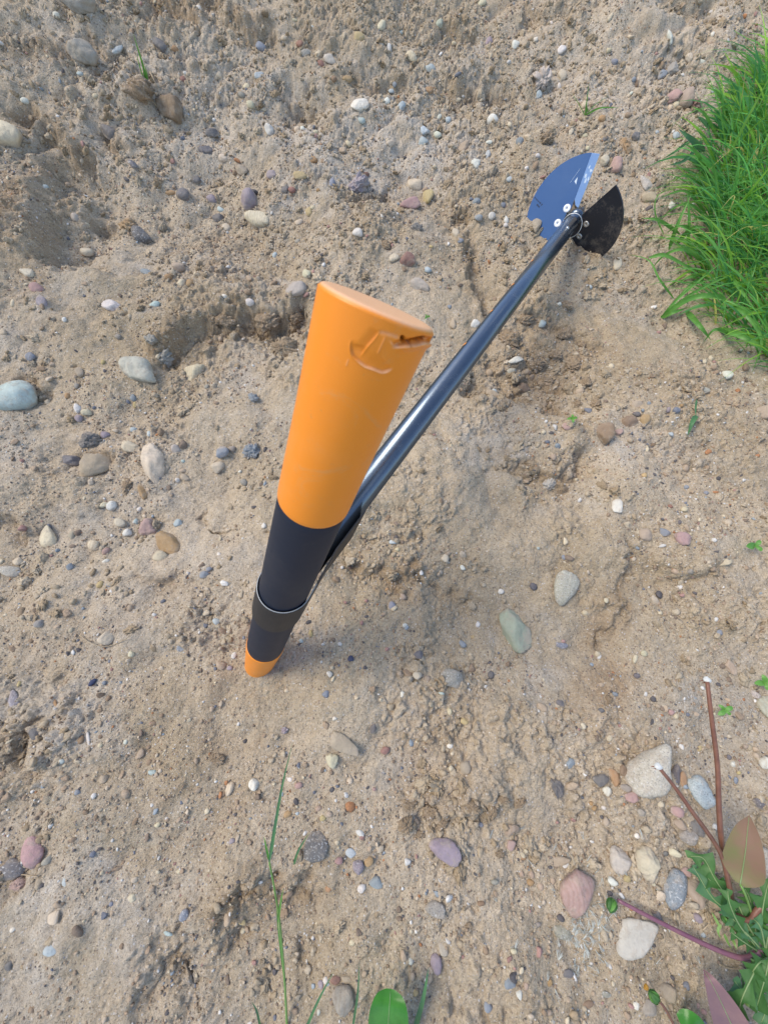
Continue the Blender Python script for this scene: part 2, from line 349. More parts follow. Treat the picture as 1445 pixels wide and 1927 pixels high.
    z = z+(.0005+.0009*rough)*pn(x, y, 230, 85)+(.0003+.0004*rough)*pn(x, y, 480, 87)
    X = x+.003*pn(x, y, 120, 91); Y = y+.003*pn(x, y, 120, 93)
    z = z+lumps(X, Y, .030, .22*(rough > .55), 101)*.7*np.clip(rough, 0, 1)
    z = z+lumps(X, Y, .019, .10+.30*np.clip(rough, 0, 1), 151)*.8*np.clip(rough, .1, 1)
    z = z+lumps(X, Y, .013, .10+.40*np.clip(rough, 0, 1), 111)*(.35+.65*np.clip(rough, 0, 1))
    z = z+lumps(x, y, .006, .35+.3*np.clip(rough, 0, 1), 121)*(.5+.4*np.clip(rough, 0, 1))
    # small pits
    z = z-lumps(X, Y, .045, .20, 131, .05, .12)*1.1
    damp = np.clip(damp*(.35+.9*sst(-.4, .5, fbm(x, y, 22, 4, 61)))+.30*sst(.15, .8, fbm(x, y, 3.2, 3, 65))*sst(-.3, .4, fbm(x, y, 25, 3, 67)), 0, .95)
    return zc, z, damp, np.clip(tone*(.7+.9*fbm(x, y, 18, 4, 66)), -.8, .8)

def axis(segs):
    out = [segs[0][0]]
    for a, b, st in segs:
        n = max(1, int(round((b-a)/st))); out += list(a+(b-a)*np.arange(1, n+1)/n)
    return np.array(out)
def grow(a, s, end, k=1.12):
    o = []
    while abs(a) < abs(end): a += s; s *= k; o.append(a)
    return o
gx = axis([(-.95, -.42, .0021), (-.42, .42, .0014), (.42, .95, .0021)]); gy = axis([(-.38, .30, .0013), (.30, .85, .0018), (.85, 1.45, .0026)])
gx = np.array(grow(-.95, -.006, -60)[::-1]+list(gx)+grow(.95, .006, 60)); gy = np.array(grow(-.38, -.006, -60)[::-1]+list(gy)+grow(1.45, .006, 60))
GX, GY = np.meshgrid(gx, gy); NXg, NYg = len(gx), len(gy)
zz, fine, damp, tone = ground(GX.ravel(), GY.ravel())
gyy, gxx = np.gradient(zz.reshape(NYg, NXg), gy, gx); gxx = np.clip(gxx.ravel(), -1.3, 1.3); gyy = np.clip(gyy.ravel(), -1.3, 1.3); nl = np.sqrt(1+gxx**2+gyy**2); fine = fine*np.clip(1.75-.75*nl, .3, 1)
V = np.stack([GX.ravel()-gxx/nl*fine, GY.ravel()-gyy/nl*fine, zz+fine/nl], 1)
zz = zz+fine*nl
ii = (np.arange(NYg-1)[:, None]*NXg+np.arange(NXg-1)[None, :]).ravel()
me = npmesh('ground', V, np.stack([ii, ii+1, ii+1+NXg, ii+NXg], 1))
a = me.attributes.new('damp', 'FLOAT', 'POINT'); a.data.foreach_set('value', damp.astype(np.float32))
a = me.attributes.new('tone', 'FLOAT', 'POINT'); a.data.foreach_set('value', tone.astype(np.float32))
tag(link('ground', me, M_soil), kind='structure')
ZG = zz.reshape(NYg, NXg)
def H(x, y):
    x = np.asarray(x, float); y = np.asarray(y, float)
    i = np.clip(np.searchsorted(gx, x)-1, 0, NXg-2); j = np.clip(np.searchsorted(gy, y)-1, 0, NYg-2)
    fx = (x-gx[i])/(gx[i+1]-gx[i]); fy = (y-gy[j])/(gy[j+1]-gy[j])
    return (ZG[j, i]*(1-fx)+ZG[j, i+1]*fx)*(1-fy)+(ZG[j+1, i]*(1-fx)+ZG[j+1, i+1]*fx)*fy
def hit(u, v, h=0.0):
    d = ray(u, v); t = np.full(d.shape[:-1], .12); done = np.zeros(t.shape, bool)
    for _ in range(900):
        p = d*t[..., None]; ab = CH+p[..., 2]-H(p[..., 0], p[..., 1])-h; done |= ab < 0
        if done.all(): break
        t = np.where(done, t, t+.003)
    for _ in range(2):
        p = d*t[..., None]; ab = CH+p[..., 2]-H(p[..., 0], p[..., 1])-h; t = t+ab*.7
    return d*t[..., None]+np.array([0, 0, CH])
def P(u, v, h=0.0): return Vector(hit(u, v, h))

# ------------------------------------------------------------ stones
def ico(sub):
    b = bmesh.new(); bmesh.ops.create_icosphere(b, subdivisions=sub, radius=1); b.verts.ensure_lookup_table()
    v = np.array([x.co[:] for x in b.verts]); f = np.array([[q.index for q in x.verts] for x in b.faces]); b.free(); return v, f
ICO = {k: ico(k) for k in (1, 2, 3, 4, 5)}
def rock(sub, sharp, seed, rough=.03, taper=0):
    """rounded polyhedron: sphere directions pushed to a soft intersection of planes"""
    v, f = ICO[sub]; r = np.random.default_rng(seed); n = r.normal(size=(13, 3)); n /= np.linalg.norm(n, axis=1)[:, None]
    d = r.uniform(.66, 1.12, 13); q = np.maximum(v@n.T, 0)/d; q = np.concatenate([q, np.full((len(v), 1), .85)], 1)
    rad = (q**sharp).sum(1)**(-1/sharp)
    o = v*rad[:, None]
    for k, am in ((2.3, rough), (5, rough*.6), (11, rough*.3)):
        w_ = r.uniform(0, 50); o = o*(1+am*(pn(v[:, 0]+w_+v[:, 2]*.7, v[:, 1]+w_+v[:, 2]*.3, k, seed)))[:, None]
    tp = r.uniform(-.22, .22) if not taper else taper; o[:, 1] *= 1-tp*o[:, 0]; o[:, 1] += r.uniform(-.12, .12)*o[:, 0]**2
    o -= (o.max(0)+o.min(0))/2; o /= (o.max(0)-o.min(0))/2
    return o, f
COL = {'W': (.68, .65, .57), 'C': (.60, .52, .37), 'G': (.31, .29, .25), 'B': (.22, .26, .31), 'D': (.12, .12, .135), 'P': (.42, .26, .24), 'R': (.27, .13, .10), 'T': (.42, .33, .24),
       'O': (.40, .24, .11), 'N': (.24, .155, .09), 'Y': (.50, .38, .18), 'V': (.30, .255, .29), 'L': (.46, .54, .54), 'K': (.03, .045, .11), 'S': (.42, .44, .32), 'Q': (.50, .46, .385), 'H': (.38, .40, .31)}
WORD = {'W': 'white', 'C': 'cream', 'G': 'grey', 'B': 'blue-grey', 'D': 'dark grey', 'P': 'pinkish', 'R': 'reddish brown', 'T': 'tan', 'O': 'orange-brown', 'N': 'brown', 'Y': 'yellowish', 'V': 'purplish grey', 'L': 'pale blue-green', 'K': 'deep blue', 'S': 'green and cream speckled', 'Q': 'pale grey', 'H': 'grey-green'}
# u v long short angle colour shape(r round, a angular, f flat, c clod, s speckled, v veined) | label
ST = """20 262 52 36 -25 C r|smooth cream stone at the left edge, upper part of the bank
150 10 66 48 0 G a|large grey stone at the top edge above the green tuft
143 23 14 10 0 W r;222 95 24 14 35 L r;107 30 14 12 0 W r;303 88 30 22 -20 D r;330 92 13 11 0 O r
157 104 52 44 0 G a|grey angular stone half sunk left of the green tuft
325 210 60 42 -60 N a|brown angular stone with a pinkish top just below the green tuft
208 252 28 28 0 D r;252 310 20 13 -20 D r;240 338 14 8 -20 D r;48 190 16 12 0 W r;152 140 12 8 0 L r;181 181 12 10 0 C r;421 298 14 17 90 C r;457 322 22 20 0 T a;400 252 28 16 0 D a;388 285 30 18 0 D a
371 340 16 14 0 D r;345 367 26 24 0 D r;322 363 20 9 0 O r;400 375 20 16 0 V r
471 379 38 34 80 V r|smooth purplish grey round pebble above the long pale one
487 415 46 30 -20 C r|long pale pebble lying below the smooth purplish grey round one
417 395 16 10 -20 L r;412 412 24 22 0 D a;427 430 18 18 0 C r;268 445 38 28 -10 D r;243 425 36 28 0 O c;178 424 20 14 20 W a;164 424 12 9 0 C r;144 410 18 16 0 Q r;165 475 24 16 0 C r;87 352 12 9 0 L r
412 142 12 11 0 C r;349 138 8 7 0 W r;465 165 14 12 0 C r;472 198 14 14 0 C r;455 180 14 12 0 G r;374 17 12 10 0 W r;345 150 12 12 0 R r
492 92 22 16 -40 B a;554 38 13 6 0 C r;588 52 8 8 0 L r;717 51 18 17 30 C r;676 70 20 20 0 Y r;717 84 10 9 0 W r;731 92 10 18 10 W r;774 107 24 17 -40 C r;754 61 9 9 0 L r
576 102 20 14 10 G r;599 103 14 12 30 C r;621 114 26 16 -20 Q a;605 122 14 14 0 R r;564 84 14 12 0 R r;535 72 10 9 0 C r;826 46 14 16 0 S r;858 62 22 10 -15 R r;906 7 18 14 20 C r;854 82 9 8 0 C r;919 80 14 18 0 V r
488 143 18 15 0 L r;495 206 13 7 0 C r;507 246 20 18 -30 W a;560 246 12 11 0 C r;570 243 9 9 0 W r;594 250 12 8 0 C r;655 272 14 10 -60 C r;735 271 17 12 10 C r;653 150 18 14 0 O r;629 150 10 12 0 N r
677 200 34 24 5 W r|largest clean white pebble high on the bank, upper centre
680 228 14 14 0 L r;727 192 12 12 0 W r;755 201 20 14 60 L a;807 171 16 14 0 O r;861 188 13 8 0 C r;736 172 11 9 0 L r;742 160 12 8 90 B r;810 130 20 18 0 L r;838 134 16 14 0 T r
799 247 18 18 0 L a;797 268 20 17 0 L a;823 255 14 13 0 W r;843 227 11 13 0 L r;826 222 14 10 80 W a;807 219 8 8 0 G r;926 227 23 19 40 W r;917 293 18 12 60 L r;872 280 30 15 45 T a;894 312 22 18 90 W a;920 268 12 7 0 W r;958 235 8 10 0 C r;958 338 12 10 0 L r
590 301 16 12 0 O r;565 332 24 14 8 Y a;625 344 18 12 90 B r;536 357 16 14 0 D r;512 330 18 16 0 V r;550 358 14 12 0 R r;599 358 8 6 0 O r
672 350 46 36 30 V c|rough purplish crusty lump standing on the sand above the orange handle end
688 329 14 10 0 R r;780 349 28 25 -20 C r;805 373 26 21 80 Y r;771 386 38 22 10 P r;895 381 18 16 60 B a;945 386 12 10 0 B r;900 410 16 13 0 B r;924 408 16 14 30 W r;951 415 16 9 -70 W r;951 424 9 8 0 W r
784 430 22 18 0 D c;857 440 18 13 -70 C r;866 454 12 9 0 B r;674 438 20 17 -30 W r;582 400 17 13 -60 Y r;588 391 10 8 0 C r;564 420 16 12 30 C r;560 455 12 10 0 G r;719 407 6 7 0 W r;726 463 20 18 0 T c;811 464 8 6 0 Y r
518 481 10 10 0 L r;577 517 17 16 0 C r
558 545 40 26 15 Q r|large pale grey oval pebble on the ledge left of the orange handle end
471 569 16 15 0 W r;765 491 30 26 30 R r;742 486 19 16 0 C r;805 508 14 12 0 L a;790 540 38 24 -25 Q a;893 610 19 15 30 W a;852 610 20 12 80 T r;845 578 8 8 0 B a
969 87 14 18 0 W r;1055 96 17 17 0 W r;1147 34 18 7 60 C r;1037 45 7 10 0 W r;1007 75 8 8 0 W r;1145 96 10 10 0 C r;1155 117 14 12 0 B r;1185 70 9 8 0 C r;1259 70 26 10 -70 W r;1295 110 18 13 80 C r;1315 117 22 10 -10 W a;1336 24 8 8 0 W r;1339 66 11 7 70 W r
1263 135 30 22 50 G a;1245 141 18 14 20 B a;1243 124 14 16 0 N r;1191 151 11 8 60 B r;1195 157 16 10 -80 N r;1338 160 15 10 15 C r;1340 172 9 9 0 L r
1262 185 42 22 15 P a|pink flat slab leaning against a tan stone at the right of the bank
1292 186 38 28 50 T r|tan stone behind the pink flat slab near the grass
1271 198 13 13 0 C r;1260 203 12 8 90 C r;1305 200 28 24 0 R c;1186 177 8 8 0 W r;1181 181 8 8 0 C r
1015 155 46 34 80 Q c|large pale pitted lump left of the small green tuft, upper right
1056 145 22 16 90 C a;1051 163 12 8 90 W r;1040 138 12 8 0 C r;1013 180 18 11 70 L a;1100 200 14 14 0 C r;1072 250 18 11 75 C r;1098 256 15 9 0 C r;977 268 14 15 0 B r;992 258 12 9 0 C r;1028 262 30 26 30 N c;1132 224 14 12 0 O r;1138 262 12 10 0 D r;1158 247 12 8 0 C r;1195 257 18 13 60 D a;1235 250 8 8 0 L r
1177 278 36 24 -65 O c|orange-brown crumbly lump above the mauve disc pebble
1157 313 30 25 90 P r|mauve round disc-like pebble right above the dark blade
1136 303 20 16 50 C r;1011 293 9 9 0 W r;990 317 8 8 0 W r
1213 345 32 20 -60 Q r|pale greenish oval pebble between the dark blade and the grass
1221 373 30 22 -20 T r;1191 330 12 8 80 N r;1262 388 17 14 40 W a;1105 279 8 8 0 C r;1271 258 16 14 0 L r
1007 425 27 17 70 T r|tan pebble leaning on the lower edge of the blue blade
1160 498 26 16 80 C r;1110 540 9 9 0 L r;970 677 30 14 8 W a;963 700 18 15 30 Q a;988 700 14 12 0 T c;927 743 28 13 -12 T r;930 736 10 8 0 L r;983 732 25 19 -10 N r;920 701 14 14 0 T r;1019 610 18 15 30 L a;1051 572 9 7 0 W r;1070 572 12 8 0 C r
958 640 44 34 -40 N c|largest brown clod under the shaft, in the hollow
985 606 40 26 20 T c|pale clod beside the shaft above the largest brown clod
1010 690 36 26 10 T c;1045 670 26 22 0 N c;1080 690 34 24 -10 T c;1060 630 30 22 20 T c;1100 720 26 18 0 N c;1030 720 22 16 0 N c;1120 760 24 20 0 N c;1085 760 20 14 0 T c;1065 575 24 18 0 T c;1095 650 18 14 0 N c
1032 911 28 24 60 Q c|pale rough lump under the eroded edge, right of the sandy mound
1040 861 13 12 0 T r;1067 802 20 16 20 P a
1135 818 40 36 -80 N r|largest rounded brown stone of the row right of the hollow
1184 795 32 26 -10 N r|tan-brown stone in the middle of the brown row, second largest
1212 791 22 20 90 O r|dark orange-brown stone at the right end of the brown row
1162 813 18 12 0 P r;1197 762 22 14 10 T r;1196 780 16 10 0 D r;1220 760 8 8 0 B r;1281 762 8 8 0 O r;1255 772 14 10 0 V r;1215 846 14 9 80 C r;1211 895 10 9 0 Y r;1262 817 10 7 -30 L r;1184 829 10 9 0 T r
1160 952 26 20 95 W f|clean white flat pebble alone on the sand, right of the shaft
1212 1007 25 23 -70 T r;1248 1002 22 14 -40 B a
1282 1014 34 24 -30 P a|tan-pink angular pebble, right one of a row of three
1365 707 22 16 0 W r;1325 735 18 12 0 Q a
1434 777 28 26 0 T r|round tan pebble set in a cracked patch at the right edge
1286 959 14 10 10 C r;1260 953 9 7 0 R r;1277 983 8 8 0 D r;1060 1049 9 10 0 B r;1012 1032 6 6 0 L r;1268 1075 14 12 0 T r;1287 1094 9 6 0 W r;1297 1075 12 10 0 G r;1327 928 10 8 0 B r;1290 917 10 8 0 B r;1352 1190 12 11 0 B r;1271 1122 9 10 0 T r;1211 1230 13 12 0 C r;1194 1240 16 9 80 C r;1056 1215 24 13 -12 B a;1059 1207 8 7 0 P r
1062 1108 64 46 75 S s|green and cream speckled round stone right of the handle
968 1186 86 50 -65 H a|flat pale greenish slab below the speckled round stone
1003 1104 14 14 0 D r;1100 1153 12 10 0 C r;1140 1130 9 10 0 C r;837 1050 17 15 90 C r;844 1041 8 8 0 T r;738 1141 18 14 90 B r;758 1123 14 12 -30 T r;728 1109 8 7 0 O r;747 1034 9 8 0 C r;739 1020 14 9 -10 L a;745 1081 10 7 0 L r;870 1068 10 10 0 W a;942 1113 11 10 0 W r;762 1177 9 8 0 W r;899 1175 12 9 90 W r
660 1239 12 11 0 K r|deep blue glassy pebble right of the lower orange handle tip
620 1269 12 12 0 W a;787 1232 18 18 0 D r;785 1271 18 15 0 C r;804 1279 15 13 90 T r
850 1277 46 34 -30 G s|grey speckled stone half buried below the handle, centre
923 1270 15 12 90 D r;832 1298 10 9 0 T r;830 1305 12 6 -20 L r;757 1307 12 9 80 W r;845 1339 13 11 70 C r;873 1357 17 12 -20 Y r;846 1403 12 11 0 W r;851 1418 8 7 0 C r
624 1431 28 24 80 C a|cream angular pebble at the end of the half buried pale stone
648 1403 62 32 -35 T f|pale tan flat stone half buried above the cream angular pebble
630 1352 9 8 0 W r;702 1370 22 12 80 D r;725 1412 18 15 0 R r;613 1306 14 14 0 B r;540 1299 9 8 0 C r;671 1313 8 8 0 C r;585 1192 14 8 90 Y r;639 1212 10 7 0 W r;567 1206 9 8 0 L r;497 989 11 9 90 W r;535 1374 16 14 0 V c;885 1232 9 8 0 C r;890 1199 8 7 0 Y r;870 1212 14 14 0 B r
836 1601 60 50 -10 V r|large round grey-pink stone below the cracked clods
871 1596 20 13 80 T r;714 1597 16 14 0 C r;707 1660 26 24 0 B r
818 1710 38 34 0 G a|grey angular stone below the large grey-pink one
833 1785 28 17 -60 Q r;821 1812 42 22 -75 V r;776 1838 18 10 80 T r;782 1868 15 10 80 Y r;828 1837 9 8 0 C r;772 1808 14 11 80 W r
958 1847 28 26 60 B a|blue-grey angular stone near the bottom, right of the oval leaf
977 1870 18 13 -50 W r;917 1893 24 15 -60 B r;989 1855 14 10 80 T r;1034 1850 16 8 80 O r;1068 1832 20 18 0 D r
1082 1680 88 60 82 P v|large pink-red angular rock left of the scattered white fluff
1053 1620 38 20 5 T r|long tan stone just above the pink-red rock
998 1660 14 13 0 O r;1000 1645 14 12 80 T r;983 1613 14 12 0 O r;981 1643 12 9 80 T r;1039 1658 14 10 80 T r;972 1679 10 9 0 T r;1016 1668 14 12 80 T r;963 1562 28 22 0 T r;961 1590 22 16 90 P a
1046 1480 50 24 -75 D c|dark slate-grey rough stone standing alone left of the pear-shaped one
1128 1468 32 24 -10 D r|dark grey stone at the left end of the row by the pear-shaped one
1156 1463 34 18 -80 O r|tan pointed stone between a dark grey and a brown pebble
1173 1450 22 16 90 N r;1141 1488 22 15 -50 W a;1135 1520 9 9 0 W r;1112 1512 8 8 0 O r;1118 1521 12 10 0 O r;1139 1545 18 13 -70 T r;1095 1366 13 13 0 C a;1053 1323 18 12 -15 D r;1130 1337 12 9 0 D r
1058 1752 34 32 0 G s|mottled grey-tan stone sunk below the pink-red rock
966 1790 12 11 0 C r;940 1607 20 18 0 T c;876 1445 26 20 90 T r;833 1455 14 12 0 T r;903 1551 12 10 0 B r
813 1527 38 28 0 T c;833 1547 34 18 60 T c;887 1520 36 24 -10 T c;923 1527 34 24 80 T c;947 1503 26 20 0 T c;978 1510 28 18 50 T c;770 1513 28 22 0 T c;763 1550 38 28 80 T c;790 1570 24 16 0 T c
1162 1617 54 38 -50 Q a|white-grey triangular stone beside the cream block
1216 1624 68 42 95 C a|cream block-like stone between two grey ones, lower right
1267 1671 72 42 75 B s|blue-grey granular stone left of the tan one by the leaves
1305 1680 60 32 -80 T r|tan upright stone touching the blue-grey granular one
1289 1641 20 18 0 P r;1268 1604 25 15 -20 C r;1250 1606 12 10 0 D r;1273 1527 24 20 0 P r;1278 1551 22 20 0 T r;1293 1574 36 28 0 G a;1308 1557 36 24 -30 D a;1241 1512 14 14 0 C r;1197 1572 11 9 -20 W r;1344 1556 13 10 -30 W r
1194 1759 86 76 20 Q f|big round whitish flat stone under the purple stem
1256 1866 42 29 -65 T r|tan-grey pebble at the bottom by the small closed bud
1219 1896 34 26 -60 G r;1196 1891 16 12 80 W a;1312 1892 12 9 -60 P r;1323 1903 11 10 0 P r
1436 1624 88 58 -62 Q s|large pale grey granite stone at the right edge behind the red leaf
1150 1658 20 18 0 W a;1229 1664 8 8 0 C r;1179 1653 14 14 0 Y a;1322 1759 10 10 0 L r;1312 1727 18 16 90 V r
1222 1447 108 84 62 Q r|big pear-shaped tan rock behind the shorter brown stem
1314 1488 56 52 -20 L s|round pale blue speckled stone right of the pear-shaped rock
1271 1459 42 18 88 D r|dark green-grey sliver stone against the pear-shaped rock
1284 1466 30 14 -85 O r;1186 1500 28 20 0 P a;1177 1483 22 14 -10 G a;1205 1528 14 14 0 G r;1437 1435 26 22 -20 W a;1379 1438 12 11 0 W a
1440 1333 50 32 -70 S v|pale green-grey stone at the right edge under a green seedling
1419 1306 20 16 -60 Q a;1372 1256 32 18 -60 T a;1315 1408 12 9 80 Y r;1315 1396 9 8 0 T r;1271 1348 12 9 -50 C r;1262 1340 12 11 0 P r;1250 1333 15 13 80 T r;1237 1328 11 8 -10 T r;1341 1343 9 7 0 C r;1156 1306 10 9 0 B r;1197 1272 12 10 0 D r;1410 1407 13 10 90 T r;1421 1422 12 12 0 T r;1421 1410 12 10 0 T r;1402 1405 10 8 0 T r;1371 1385 9 8 0 C r;1389 1454 8 7 0 Y r;1365 1474 12 10 0 T r;1383 1469 14 9 80 B r;1427 1512 26 18 -60 D a;1440 1526 12 10 0 T r;1371 1425 10 10 0 D r;1127 1378 11 10 0 D r;1145 1316 18 14 90 T c
53 515 28 17 -5 C r|cream oval pebble at the left, below the dark cliff
70 543 30 19 -25 P f;79 569 30 19 -65 V a;25 571 14 10 80 C r;122 602 9 9 0 W a;212 578 36 22 -10 W a;292 574 20 13 -10 L a;337 504 24 16 0 T r;342 534 18 14 0 C r;359 533 15 14 0 O r;278 515 26 12 -20 B r;318 522 14 10 0 O r;423 557 12 9 0 W r
265 697 78 42 -22 Q a|large whitish elongated rock with a tan end, left side
313 675 50 42 50 G c|grey-brown lump behind the large whitish elongated rock
287 640 26 20 0 G c;364 704 46 38 60 C v|mottled cream angular stone right of the whitish elongated rock
60 672 20 18 0 B r;152 702 18 18 0 T r;315 654 11 8 -10 W r;297 672 11 8 70 C r;195 682 9 9 0 Y r;223 634 13 11 0 G r
34 750 80 56 15 L r|big smooth pale blue-green stone at the left edge
128 745 13 11 0 O r;147 769 20 14 -80 W s;165 777 22 13 -15 C r;255 762 13 9 90 Y r;252 749 14 12 80 B r
172 829 48 34 0 D c|dark blue-grey rough stone above the tan block, left
137 867 40 22 -10 D a|dark slate wedge left of the tan block
180 875 70 44 20 T a|tan-grey block under the dark rough stone, left
248 843 36 20 -15 C a;291 873 80 44 -83 C a|tall pointed cream stone with a ridge, left of the handle
332 846 18 18 0 Q r;345 868 8 6 0 L r;418 852 26 22 40 B a;437 845 16 12 0 G r;413 880 26 20 20 C a;335 904 10 10 0 W a;350 899 20 12 -15 T r;282 817 12 10 80 L r;252 809 14 9 0 L r;235 907 10 9 0 C r;240 918 36 24 70 N c;270 925 30 15 -75 O r;212 952 20 18 60 W r;198 950 20 10 20 C r;263 958 9 9 0 W r
475 850 36 32 60 B c|dusty blue-grey lump against the bank left of the orange handle
478 750 22 20 0 B c;452 887 7 6 0 W r;460 908 14 14 0 G r;145 727 11 10 0 G r;200 819 18 14 0 V r;150 788 16 14 0 V r;390 728 9 9 0 G r
536 655 58 34 -8 T c|long brown clod under the ledge, left of the orange handle
505 605 50 40 20 N c|dark brown overhanging clod right on the ledge
425 605 40 26 10 N c;560 600 30 24 0 T c
93 1013 44 32 -75 C r|cream-green rounded triangular stone, left side
178 1027 22 20 0 C r;137 1007 18 15 80 T r;200 1037 16 12 60 P a;35 1056 22 16 -10 C r;20 1075 46 20 -8 Q r|pale long pebble at the left edge below the cream-green one
227 984 24 16 -5 C r;240 1003 18 14 20 W r;257 981 11 11 0 L r;273 971 9 9 0 C r
281 996 38 32 40 P a|pink angular stone touching the tan-orange one
320 1026 60 40 -42 O r|tan-orange long stone beside the pink angular one
304 1048 29 20 -12 C r|cream oval pebble just below the tan-orange long stone
336 985 16 16 0 L a;133 1067 15 14 0 B r;190 1100 15 13 0 Y r;208 1101 14 10 0 B r;200 1056 15 7 25 W r;384 1081 20 15 20 B a;395 1072 12 10 0 B a;413 1043 8 7 0 W r;425 991 10 7 0 C r;408 1169 14 12 -30 L r;380 1120 9 8 0 C r
203 1201 34 24 40 C r|half buried cream pebble with a dry root curling under it
248 1231 13 12 0 C r;342 1219 18 16 -30 B f;441 1233 14 10 75 W r;433 1257 11 9 0 V r;175 1284 20 9 35 K r;197 1285 9 8 0 B r;105 1324 18 7 -75 O r;27 1318 38 22 -75 V r;37 1287 12 7 70 Y r;68 1381 26 22 60 D r;153 1392 16 11 80 N r;167 1390 32 6 -80 W r;190 1402 10 10 0 C r;175 1429 18 15 0 T r;237 1396 10 8 80 W r;117 1433 12 9 0 L r;408 1429 32 24 -10 T c;42 1151 16 16 0 N r;75 1174 20 15 30 G r
66 1600 62 41 -80 P r|smooth pink egg-shaped pebble at the lower left
90 1619 28 12 50 G r;25 1634 62 38 15 D a|dark slate stone at the left edge under the pink egg-shaped pebble
75 1661 22 18 40 T r;38 1662 34 26 0 P c;125 1659 22 13 -80 L r;102 1726 28 19 80 C r|cream pebble alone in the grey sand, lower left
25 1749 11 10 0 W r;98 1788 28 20 0 L r;250 1689 17 16 0 C a;347 1721 22 18 90 B r;338 1640 11 10 0 C r
433 1484 28 14 72 C r|white rod-like pebble left of the tall grass stem
478 1476 24 19 80 W r;390 1526 12 10 30 C r;317 1757 18 9 -10 L r;147 1491 11 10 0 B r;287 1454 16 10 0 L r;437 1583 11 11 0 V r;20 1816 20 16 30 D r;196 1466 18 14 20 T r;297 1552 12 9 20 C r;210 1701 10 8 60 B r;455 1733 18 12 -20 Y r;458 1750 14 9 70 C r
596 1593 60 44 68 D r|dark blue stone with a sandy top, right of the tall grass stem
658 1470 16 11 80 C r;677 1567 19 12 -30 W r;660 1604 20 19 0 L r;637 1618 16 16 0 P r;674 1630 28 22 80 V r;694 1621 20 15 50 O r;680 1671 18 15 80 W s
645 1879 58 42 88 G v|two-tone grey and tan round stone at the bottom, left of the oval leaf
631 1844 20 16 10 R r;613 1844 14 10 80 W r;604 1852 18 12 80 V r;653 1844 20 16 0 T r;542 1532 16 14 80 O r;562 1478 15 12 10 P r;546 1467 10 10 0 W a;600 1521 12 11 0 T r;620 1532 12 12 0 T r;608 1539 12 11 0 Y r;634 1585 11 9 80 C r;663 1773 12 12 0 C r;679 1770 9 9 0 T r;618 1672 13 13 0 O r;704 1485 8 7 0 P r;559 1531 8 7 0 L r;600 1905 13 7 80 W r
1350 1790 10 8 0 T r;1140 1870 18 14 0 G r;1105 1890 22 15 20 N r;1030 1905 16 12 0 T c;880 1740 18 12 0 T c;905 1700 14 10 0 N r;1010 1740 16 12 0 G r;930 1660 14 10 0 G r;1235 1720 20 16 -20 D r;1240 1735 16 14 0 B r"""
LM = [(705, 620, 'the near orange handle end'), (560, 1060, 'the black handle grip'), (495, 1245, 'the lower orange handle tip'), (790, 790, 'the lower half of the shaft'), (960, 560, 'the upper half of the shaft'), (1045, 365, 'the blue blade'), (1145, 415, 'the dark blade'),
      (1380, 400, 'the grass patch'), (265, 130, 'the single green tuft on the upper left bank'), (1110, 190, 'the small green tuft above the blades'), (1335, 1330, 'the taller brown stem'), (1350, 1690, 'the jagged green leaves'), (733, 1890, 'the oval green leaf'), (520, 1660, 'the tall grass stem'),
      (1300, 785, 'the lone green leaf'), (34, 750, 'the big pale blue-green stone'), (1222, 1447, 'the pear-shaped rock'), (1194, 1759, 'the big whitish flat stone'), (66, 1600, 'the pink egg-shaped pebble'), (291, 873, 'the tall pointed cream stone'), (1082, 1682, 'the pink-red rock'),
      (836, 1601, 'the grey-pink stone'), (1062, 1108, 'the speckled green stone'), (968, 1186, 'the flat pale greenish slab'), (1160, 952, 'the clean white flat pebble'), (1160, 805, 'the brown stone row'), (596, 1593, 'the dark blue sandy-topped stone'), (471, 379, 'the purplish grey round pebble'),
      (677, 200, 'the largest white pebble on the bank'), (281, 996, 'the pink angular stone'), (203, 1201, 'the half buried cream pebble'), (265, 697, 'the whitish elongated rock'), (672, 350, 'the rough crusty lump'), (20, 262, 'the smooth cream stone at the left edge'), (1262, 185, 'the pink flat slab'), (20, 400, 'the dark cliff at the left edge'),
      (1015, 155, 'the pale pitted lump'), (850, 1277, 'the grey speckled stone'), (1360, 1335, 'the four-leaved seedling'), (624, 1431, 'the cream angular pebble'), (180, 875, 'the tan-grey block'), (100, 1330, 'the pale grey dusty patch'), (1020, 660, 'the clod-filled hollow'), (1440, 777, 'the right edge by the cracked patch')]
stones = []
for part in ST.replace('\n', ';').split(';'):
    lab = None
    if '|' in part: part, lab = part.split('|')
    q = part.split()
    stones.append([float(x) for x in q[:5]]+[q[5], q[6], lab])
stones.sort(key=lambda s: (s[7] is None, -s[2]*s[3]))
NIND = 300
def loc_dir(u, v, lu, lv):
    a = math.degrees(math.atan2(-(v-lv), u-lu)) % 360
    return ['right of', 'up and right of', 'above', 'up and left of', 'left of', 'below and left of', 'below', 'below and right of'][int((a+22.5)//45) % 8]
used = {}; drafts = []
